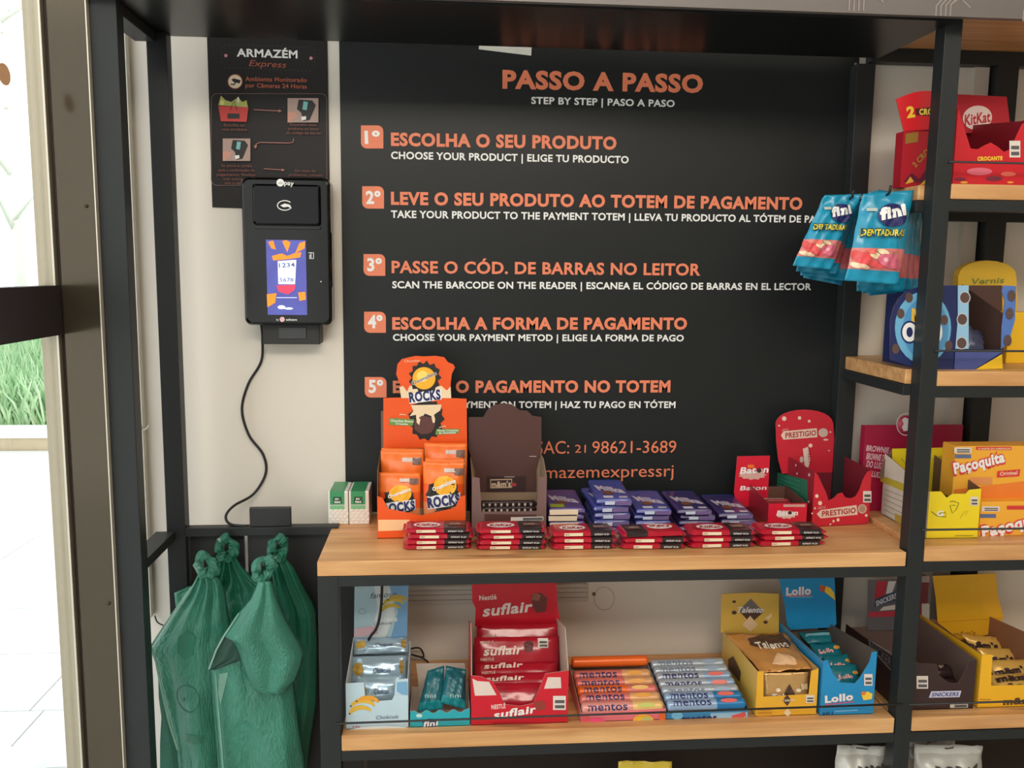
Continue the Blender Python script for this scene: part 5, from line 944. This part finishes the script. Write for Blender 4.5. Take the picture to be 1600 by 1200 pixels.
for (x, y) in ((1407, 490), (1399, 545), (1420, 465), (1475, 500), (1482, 540)): f_.oval(x, y, 6, 8, CK, 'cookie_picture', 14)
f_.poly([(1496, 446), (1513, 446), (1513, 545), (1492, 545), (1496, 500)], M(150, 196, 226, .4), 'pale_band')
for (x, y) in ((1507, 465), (1503, 499), (1502, 536)): f_.oval(x, y, 9, 10, M(196, 200, 206, .5), 'cookie_picture', 14); f_.oval(x, y, 7.5, 8.5, CK, 'cookie_picture', 14)
f_.poly([(1492, 550), (1565, 550), (1522, 577), (1490, 577)], M(76, 88, 150, .4)); f_.poly([(1565, 553), (1566, 576), (1524, 577)], M(240, 196, 40, .4))
for (x, y) in ((1580, 462), (1577, 490), (1574, 532)): f_.oval(x, y, 6, 9, CK, 'cookie_picture', 14)
o, g = pouch('cookie_packet', P(1505, 505, YO+.06), P(1535, 520, YO+.06), P(1540, 556, YO+.03), P(1503, 556, YO+.03), .01, [(1, M(80, 84, 110, .25, .2))], None, 8, 8, 121, .002); tag(o, 'crumpled blue grey cookie packet inside the cookie box', 'cookie packet')
# yellow cartons behind it
yv = YO+.175; t = thing('yellow_arched_carton', P(1545, 570, yv), 'yellow arched carton standing behind the blue cookie box', 'box'); t.location.z = Z2
arch = [(1582-.5, 576), (1497, 576), (1497, 430)]+[(1543-45*math.cos(k*math.pi/10), 430-23*math.sin(k*math.pi/10)) for k in range(0, 11)]+[(1590, 470)]
plate('front_panel', pxs(yv, arch[1:]+[(1590, 576)]), (0, .02, 0), M(226, 184, 56, .45), t); f_ = Face(t, yv-.0003); f_.txt('Vernis', 1516, 444, 1568, 442, 9, M(130, 140, 60, .5), .03, .2)
xv = P(1577, 500, yv-.06).x; t = tag(box('yellow_carton', xv, xv+.12, yv-.06, yv-.004, Z2, P(1590, 488, yv-.06).z, M(246, 196, 40, .4), None, .002), 'plain yellow carton at the right edge beside the blue cookie box', 'carton')
yc = P(1380, 500, WY-.03); tag(box('slim_yellow_box', P(1395, 470, .05).x, P(1404, 470, .05).x, .05, .08, Z2, P(1400, 462, .05).z, M(220, 170, 60, .5)), 'slim yellow carton peeping out left behind the cookie box', 'carton')

# ------------------------------------------------------------------ top shelf, red wafer boxes
Z3 = ZK; KRD = M(206, 30, 44, .38); KRI = M(150, 26, 42, .5)
YT = -.215; a = XA(1405, YT, Z3); t, a, W_ = mkbox('red_wafer_display', 'red display box with a wavy front opening and white oval logo on its header', 1488, 1597, YT, Z3); D_ = .2; zf = lambda py: ZA(py, a+.03, YT)-Z3
crate(t, (a, YT, Z3), W_, D_, [(0, zf(170)), (.03, zf(178)), (.22, zf(232)), (.32, zf(233)), (.42, zf(226)), (.5, zf(222)), (.6, zf(228)), (.7, zf(236)), (.78, zf(232)), (.92, zf(192)), (1, zf(186))], [(0, zf(170)), (1, zf(160))], [(0, zf(186)), (1, zf(168))], zf(165), KRD, KRI)
f_ = Face(t, YT-.0002); f_.txt('CROCANTE', 1527, 251, 1566, 250, 6, M(246, 210, 60, .5), .05); f_.label(1577, 220, 1594, 246)
for (x, y, r_, c) in ((1500, 280, 9, (120, 30, 60)), (1553, 279, 13, (120, 40, 60)), (1530, 268, 20, (226, 110, 130)), (1575, 272, 12, (230, 110, 90)), (1506, 285, 6, (240, 170, 60)), (1578, 285, 5, (240, 170, 60))): f_.oval(x, y, r_, r_*.3, M(*c, .45), 'printed_swirl')
yh = YT+D_-.02; hdr = plate('header_card', pxs(yh, [(1490, 147), (1573, 151), (1579, 200), (1515, 208), (1500, 208)]), (0, .0014, 0), M(186, 30, 46, .4), t, KRI); f_ = Face(hdr, yh-.0002)
f_.oval(1527, 184, 23, 19, M(236, 216, 210, .5), 'logo_oval', 22, rot=-.15); f_.txt('KitKat', 1507, 196, 1547, 190, 17, M(186, 30, 46, .5), .03, .1)
y4 = YT+.05; xs0, xs1 = P(1402, 160, y4).x, P(1475, 200, y4).x
t = thing('red_wafer_carton', Vector((xs0, y4, Z3)), 'red wafer carton with arched top and yellow lettering, left of the post', 'display box')
hdr = plate('header_card', pxs(y4, [(1400, 155)]+[(1400+k*9, 155-13*math.sin(min(1, k/5)*math.pi/2)) for k in range(1, 9)]+[(1476, 200), (1412, 205)]), (0, .0015, 0), M(214, 30, 40, .38), t, CARD)
xr_ = P(1475, 240, y4).x; x4 = P(1412, 206, y4).x
box('carton', x4, xr_, y4, y4+.03, Z3, P(1412, 205, y4).z, M(176, 26, 42, .4), t)
f_ = Face(t, y4-.0004); f_.txt('2', 1417, 184, 1430, 182, 17, M(240, 200, 60, .5), .05); f_.poly([(1430, 170), (1470, 166), (1470, 182), (1431, 180)], M(90, 20, 30, .5)); f_.txt('CROCANTE', 1436, 179, 1490, 178, 9, M(246, 220, 80, .5), .05)
f_.poly([(1415, 209), (1435, 206), (1434, 222), (1414, 225)], M(150, 110, 40, .5)); f_.txt('2 CROC', 1430, 262, 1458, 232, 9, M(170, 140, 60, .5), .03); f_.poly([(1412, 284), (1424, 270), (1436, 280), (1446, 266), (1460, 286)], M(96, 20, 50, .5)); f_.poly([(1414, 288), (1422, 276), (1428, 284)], M(220, 170, 60, .5)); f_.poly([(1436, 290), (1446, 280), (1454, 286)], M(220, 190, 60, .5))
t = thing('red_wafer_display', Vector((P(1599.2, 250, YT).x+.001, YT, Z3)), 'second red wafer box cut off by the right edge of the frame', 'display box'); xq = P(1599.2, 250, YT).x+.001
box('carton', xq, xq+.11, YT, YT+.15, Z3, P(1598, 186, YT).z, KRD, t, .001); box('warning_label', xq+.006, xq+.03, YT-.001, YT, Z3+.02, Z3+.05, M(226, 216, 206, .5), t)

# ------------------------------------------------------------------ hanging teal gummy bags
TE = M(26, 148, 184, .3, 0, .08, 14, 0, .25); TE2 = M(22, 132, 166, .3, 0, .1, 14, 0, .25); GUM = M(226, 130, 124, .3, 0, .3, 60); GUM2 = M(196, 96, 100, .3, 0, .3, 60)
def fini(c4, Y, seed, front, lab, m=TE):
    TL, TR, BR, BL = [P(x, y, Y) for x, y in c4]
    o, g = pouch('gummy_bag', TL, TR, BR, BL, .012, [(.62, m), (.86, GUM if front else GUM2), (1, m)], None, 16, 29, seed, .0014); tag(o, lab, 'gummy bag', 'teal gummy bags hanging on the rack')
    q_ = lambda u, v: ((c4[0][0]*(1-u)+c4[1][0]*u)*(1-v)+(c4[3][0]*(1-u)+c4[2][0]*u)*v, (c4[0][1]*(1-u)+c4[1][1]*u)*(1-v)+(c4[3][1]*(1-u)+c4[2][1]*u)*v)
    if front:
        w = c4[1][0]-c4[0][0]; h = c4[3][1]-c4[0][1]
        for (u, v, a_, b_, c) in ((.22, .74, .16, .07, (232, 80, 84)), (.42, .70, .12, .04, (244, 226, 180)), (.12, .82, .12, .03, (244, 226, 190)), (.45, .80, .18, .04, (224, 84, 88)), (.72, .68, .16, .03, (200, 120, 120)), (.32, .66, .1, .03, (236, 110, 100)), (.08, .70, .10, .05, (226, 90, 90)), (.88, .80, .10, .05, (206, 96, 110)), (.55, .66, .12, .03, (240, 220, 180)), (.25, .83, .12, .025, (240, 200, 170)), (.7, .76, .24, .08, (214, 104, 128)), (.62, .745, .05, .025, (236, 170, 180))): g.oval(*q_(u, v), w*a_, h*b_, M(*c, .35), 'gummy_picture', 14, rot=.3)
        g.oval(*q_(.62, .26), w*.30, h*.135, NAVY, 'logo_oval', 22, rot=-.12); g.txt('fini', *q_(.37, .31), *q_(.86, .255), h*.13, WHITE, .06, .15); g.rect(*q_(.1, .17), *q_(.3, .21), M(190, 200, 190, .5), 'printed_patch')
        g.txt('DENTADURAS', *q_(.07, .49), *q_(.90, .49), h*.085, M(40, 60, 60, .5), .09, .1, 'lettering_shadow'); g.txt('DENTADURAS', *q_(.07, .485), *q_(.90, .485), h*.075, M(236, 216, 60, .5), .03, .1)
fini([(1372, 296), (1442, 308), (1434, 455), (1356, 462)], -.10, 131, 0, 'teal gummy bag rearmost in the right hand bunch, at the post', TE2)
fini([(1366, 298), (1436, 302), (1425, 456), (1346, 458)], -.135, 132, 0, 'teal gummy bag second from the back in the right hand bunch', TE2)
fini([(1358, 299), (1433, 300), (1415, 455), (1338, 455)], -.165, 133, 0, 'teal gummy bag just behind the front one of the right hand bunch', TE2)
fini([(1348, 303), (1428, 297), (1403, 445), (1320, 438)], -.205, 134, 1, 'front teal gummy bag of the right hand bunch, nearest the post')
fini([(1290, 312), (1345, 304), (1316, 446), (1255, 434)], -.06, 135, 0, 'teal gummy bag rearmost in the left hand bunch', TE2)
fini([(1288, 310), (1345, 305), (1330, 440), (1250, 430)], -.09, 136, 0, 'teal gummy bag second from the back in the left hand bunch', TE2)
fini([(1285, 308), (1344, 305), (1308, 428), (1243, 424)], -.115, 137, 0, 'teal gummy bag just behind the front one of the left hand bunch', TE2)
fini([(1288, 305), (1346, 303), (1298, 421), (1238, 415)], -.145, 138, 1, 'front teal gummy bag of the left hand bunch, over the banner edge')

# ------------------------------------------------------------------ bottom shelf packets seen at the lower edge
sh0 = box('wooden_shelf', XC1+.001, .944, F, WY-.01, .23, .26, WOOD); tag(sh0, 'pine bottom board under the popcorn bags, below the frame', 'shelf', 'pine shelves of the rack')
sh1 = box('wooden_shelf', .99, XS, F, WY-.01, .23, .26, WOOD); tag(sh1, 'pine bottom board in the right bay, below the frame', 'shelf', 'pine shelves of the rack')
SV = M(190, 190, 184, .3, .25, .06, 20)
for (x0, x1, yt_, Y, lab, w_, tx_) in ((1308, 1384, 1164, -.19, 'silver popcorn bag standing left of the post at the bottom edge', 'POPCORN', (1334, 1400)), (1420, 1492, 1154, -.13, 'silver popcorn bag behind its neighbour right of the post', 'POPCORN', (1440, 1490)), (1430, 1535, 1163, -.19, 'silver popcorn bag right of the post, front one', 'ROBAT', (1453, 1524))):
    T0 = P(x0, yt_, Y); T1 = P(x1, yt_+2, Y); B0 = Vector((T0.x-.004, Y, .262)); B1 = Vector((T1.x+.006, Y, .262))
    o, g = pouch('popcorn_bag', T0, T1, B1, B0, .03, [(.07, M(206, 206, 200, .35)), (1, SV)], None, 14, 22, int(x0), .0016); tag(o, lab, 'popcorn bag', 'silver popcorn bags')
    if x0 != 1420: g.txt(w_, tx_[0], 1203, tx_[1], 1203, 13, M(60, 56, 56, .5), .03)
    g.rect((x0+x1)/2-8, yt_+4, (x0+x1)/2+8, yt_+6, M(70, 70, 70, .5), 'hang_slot')
T0 = P(966, 1189, -.19); T1 = P(1050, 1190, -.19)
o, g = pouch('yellow_snack_bag', T0, T1, Vector((T1.x, -.19, .262)), Vector((T0.x, -.19, .262)), .03, [(1, M(206, 180, 60, .35))], None, 12, 18, 7, .0016); tag(o, 'yellow snack bag whose top edge just shows under the lower shelf', 'snack bag')

# ------------------------------------------------------------------ green carrier bags
from mathutils.bvhtree import BVHTree
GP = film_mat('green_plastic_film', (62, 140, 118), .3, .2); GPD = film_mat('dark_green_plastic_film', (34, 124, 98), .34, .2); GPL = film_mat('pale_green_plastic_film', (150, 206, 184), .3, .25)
def resample(rows, step):
    R_ = []
    for a, b in zip(rows[:-1], rows[1:]):
        n = max(2, int((b[0]-a[0])/step))
        for k in range(n): t_ = k/n; R_.append([a[j]*(1-t_)+b[j]*t_ for j in range(len(a))])
    R_.append(list(rows[-1])); return R_
def gbag(Y, rows, lab, mat, seed, knot, folds=3, tk=.03, ktilt=0):
    """rows: (py, px_left, px_right, fullness); gathered under the knot, hanging as flat film below"""
    rg = random.Random(seed); N = 44; V_, F_ = [], []; R_ = resample(rows, 5); ph = [rg.uniform(0, 6.28) for _ in range(8)]
    tri = lambda x: abs((x/6.2832) % 1*2-1)*2-1
    for j, (py, xl, xr, th) in enumerate(R_):
        L, R = P(xl, py, Y), P(xr, py, Y); vv_ = (py-rows[0][0])/(rows[-1][0]-rows[0][0]); ga = max(0, 1-vv_*2.6)
        for s_ in (0, 1):
            for i in range(N+1) if s_ == 0 else range(N-1, 0, -1):
                u = i/N; b_ = L*(1-u)+R*u; e = min(1, math.sin(math.pi*u)*2.2)
                pl_ = tri(u*6.2832*(folds*1.7)+ph[0])*.011*ga + tri(u*6.2832*folds*.6+vv_*1.4+ph[1])*.008*(1-ga) + tri(vv_*15+u*7+ph[2])*.0025 + tri(vv_*9-u*11+ph[3])*.0022
                V_.append(b_+Vector((0, -(tk*th*math.sin(math.pi*u)**.45+pl_*e*min(1, th*1.4)), 0)) if s_ == 0 else b_+Vector((0, tk*.3*th*math.sin(math.pi*u), 0)))
    m = 2*N
    for j in range(len(R_)-1):
        for i in range(m): F_.append((j*m+i, (j+1)*m+i, (j+1)*m+(i+1) % m, j*m+(i+1) % m))
    F_.append(tuple(range(m))); F_.append(tuple((len(R_)-1)*m+i for i in range(m-1, -1, -1)))
    t = thing('carrier_bag', P(knot[0], knot[1], Y), lab, 'carrier bag', 'green plastic carrier bags on the hooks')
    body = mk('bag_body', rel(t, V_), F_, mat, t, smooth=True)
    kx, ky, kr = knot; c = P(kx, ky, Y-tk*.4); r = kr/FPX*1.75; v, f = [], []; nu, nv = 22, 9; ca, sa = math.cos(ktilt), math.sin(ktilt)
    for i in range(nu):                       # crumpled loop of film round the hook
        a = 6.2832*i/nu; rt_ = r*(.42+.10*math.sin(a*3+seed)+.06*math.sin(a*7+seed*2)); rx = r*.50*(1+.15*math.sin(a*2+seed)); rz_ = r*.78
        for k in range(nv):
            b = 6.2832*k/nv; q = rt_*(1+.22*math.sin(b*3+a*5)); x = (rx+q*math.cos(b))*math.cos(a); z = (rz_+q*math.cos(b))*math.sin(a); v.append(c+Vector((x*ca-z*sa, -.75*q*math.sin(b), x*sa+z*ca)))
    for i in range(nu):
        for k in range(nv): f.append((i*nv+k, ((i+1) % nu)*nv+k, ((i+1) % nu)*nv+(k+1) % nv, i*nv+(k+1) % nv))
    mk('handle_loop', rel(t, v), f, mat, t, smooth=False)
    bvh = BVHTree.FromPolygons(V_, F_)
    def fn(q):
        h = bvh.ray_cast(Vector((q.x, -.6, q.z)), Vector((0, 1, 0))); return (q.y-h[0].y) if h[0] is not None else 0
    return t, body, Face(t, Y, fn=fn, off=.0008)
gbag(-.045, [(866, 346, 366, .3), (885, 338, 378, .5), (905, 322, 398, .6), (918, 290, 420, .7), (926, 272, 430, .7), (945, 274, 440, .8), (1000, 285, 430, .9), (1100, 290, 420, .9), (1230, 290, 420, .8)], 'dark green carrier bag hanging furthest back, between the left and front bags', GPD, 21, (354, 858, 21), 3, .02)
t_, b_, g = gbag(-.115, [(896, 310, 334, .4), (908, 304, 346, .6), (925, 294, 352, .8), (950, 276, 356, .9), (985, 253, 362, 1), (1012, 235, 364, 1), (1022, 238, 364, 1), (1040, 245, 362, 1), (1080, 255, 358, 1), (1130, 268, 352, 1), (1165, 277, 350, 1), (1200, 280, 350, 1), (1240, 282, 350, .9)], 'green carrier bag at the left, its pointed shoulder sticking out past the post', GP, 22, (322, 884, 20), 2, .032, .3)
g.line([(300+20*math.cos(k*.2618), 1079+20*math.sin(k*.2618)) for k in range(25)], 1.6, M(34, 96, 80, .5), 'printed_circle'); g.rect(298, 1134, 326, 1148, M(50, 112, 92, .5)); g.oval(293, 1082, 3, 3, M(34, 96, 80, .5))
g.poly([(286, 985), (300, 975), (312, 985), (308, 1010), (296, 1022), (284, 1010)], M(40, 110, 90, .5)); 
# side gusset: pale folded edges below the shoulder
def strip(name, pts, wpx, Y, mat, parent, th=.004):
    L, R = [], []
    for x, y, w_ in pts: L.append(P(x, y, Y)); R.append(P(x+w_*wpx, y, Y))
    v = L+R+[p+Vector((0, th, 0)) for p in L+R]; n = len(pts); f = []
    for i in range(n-1):
        f += [(i, i+1, n+i+1, n+i), (2*n+i, 3*n+i, 3*n+i+1, 2*n+i+1), (i, 2*n+i, 2*n+i+1, i+1), (n+i, n+i+1, 3*n+i+1, 3*n+i)]
    f += [(0, n, 3*n, 2*n), (n-1, 3*n-1, 4*n-1, 2*n-1)]
    return mk(name, rel(parent, v), f, mat, parent, smooth=False)
strip('shoulder_edge', [(297, 918, .6), (279, 943, .8), (256, 976, 1), (233.5, 1011, 1.1)], 3.4, -.150, GPL, t_, .003)
strip('gusset_edge', [(234, 1012, 1), (242, 1034, 1), (249, 1070, 1), (262, 1128, 1), (276, 1172, 1)], 3.2, -.150, GPL, t_, .003)
strip('gusset_fold', [(247, 1052, .3), (248, 1090, .8), (252, 1120, 1.2), (250, 1160, 2.4), (250, 1240, 3)], 9, -.105, GP, t_, .006)
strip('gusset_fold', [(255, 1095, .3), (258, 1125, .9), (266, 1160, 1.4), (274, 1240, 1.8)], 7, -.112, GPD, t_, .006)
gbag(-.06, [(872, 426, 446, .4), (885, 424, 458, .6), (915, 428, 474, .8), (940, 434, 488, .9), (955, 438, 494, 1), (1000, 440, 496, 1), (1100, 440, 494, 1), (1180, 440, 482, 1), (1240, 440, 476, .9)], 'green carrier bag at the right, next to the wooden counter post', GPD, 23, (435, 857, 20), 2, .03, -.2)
fr, _b, g = gbag(-.150, [(908, 404, 424, .5), (925, 398, 434, .7), (950, 388, 440, .8), (985, 370, 446, .9), (1010, 346, 450, 1), (1040, 328, 455, 1), (1080, 332, 462, 1), (1130, 336, 468, 1), (1180, 341, 476, 1), (1240, 345, 482, .9)], 'green carrier bag in front with a folded flap hanging over its body', GP, 24, (412, 890, 21), 2, .034, -.4)
for x0 in (330, 336): strip('side_pleat', [(x0, 1052, .4), (x0+3, 1100, .8), (x0+8, 1160, 1), (x0+14, 1240, 1)], 2.6, -.192-.001*(x0-330)/6, GPL if x0 == 336 else GP, fr, .003)
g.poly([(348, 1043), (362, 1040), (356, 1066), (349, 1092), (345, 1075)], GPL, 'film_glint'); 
def flap(Y, rows, seed, parent, name, mat, tk=.02):
    N = 26; V_, F_ = [], []; R_ = resample(rows, 4); tri = lambda x: abs((x/6.2832) % 1*2-1)*2-1
    for j, (py, xl, xr, sag, th) in enumerate(R_):
        for s_ in (0, 1):
            for i in range(N+1) if s_ == 0 else range(N-1, 0, -1):
                u = i/N; e = math.sin(math.pi*u)**.7; b_ = P(xl*(1-u)+xr*u, py+sag*e, Y)
                V_.append(b_+Vector((0, -(tk*th*e*(1+.3*tri(u*8.5+j*.04+seed))+tri(u*13+j*.09)*.0018*e)-.0006 if s_ == 0 else 0, 0)))
    m = 2*N
    for j in range(len(R_)-1):
        for i in range(m): F_.append((j*m+i, (j+1)*m+i, (j+1)*m+(i+1) % m, j*m+(i+1) % m))
    F_.append(tuple(range(m))); F_.append(tuple((len(R_)-1)*m+i for i in range(m-1, -1, -1)))
    return mk(name, rel(parent, V_), F_, mat, parent, smooth=True)
flap(-.199, [(908, 404, 423, 0, .4), (935, 392, 433, 0, .8), (955, 375, 442, 0, 1), (975, 362, 452, 0, 1.1), (993, 349, 462, 0, 1.1), (1001, 362, 467, 0, 1.1), (1010, 369, 471, 0, 1.1), (1021, 373, 476, 0, 1.0), (1045, 381, 469, 0, .9), (1062, 388, 462, 0, .7), (1076, 396, 448, 2, .45), (1084, 426, 442, 1, .15)], 4, fr, 'folded_flap', GP, .024)
flap(-.192, [(988, 352, 385, 0, .3), (1000, 342, 392, 0, .5), (1012, 334, 388, 0, .5), (1028, 328, 384, 0, .4), (1046, 325, 338, 0, .15)], 6, fr, 'flap_hollow_shade', M(14, 60, 48, .5), .012)  # dark sheet behind the flap, shade of its hollow put into the colour
strip('flap_rim', [(372, 958, .7), (360, 976, 1), (348, 994, 1), (336, 1016, 1), (325, 1046, .8)], 3, -.206, GPL, fr, .002)
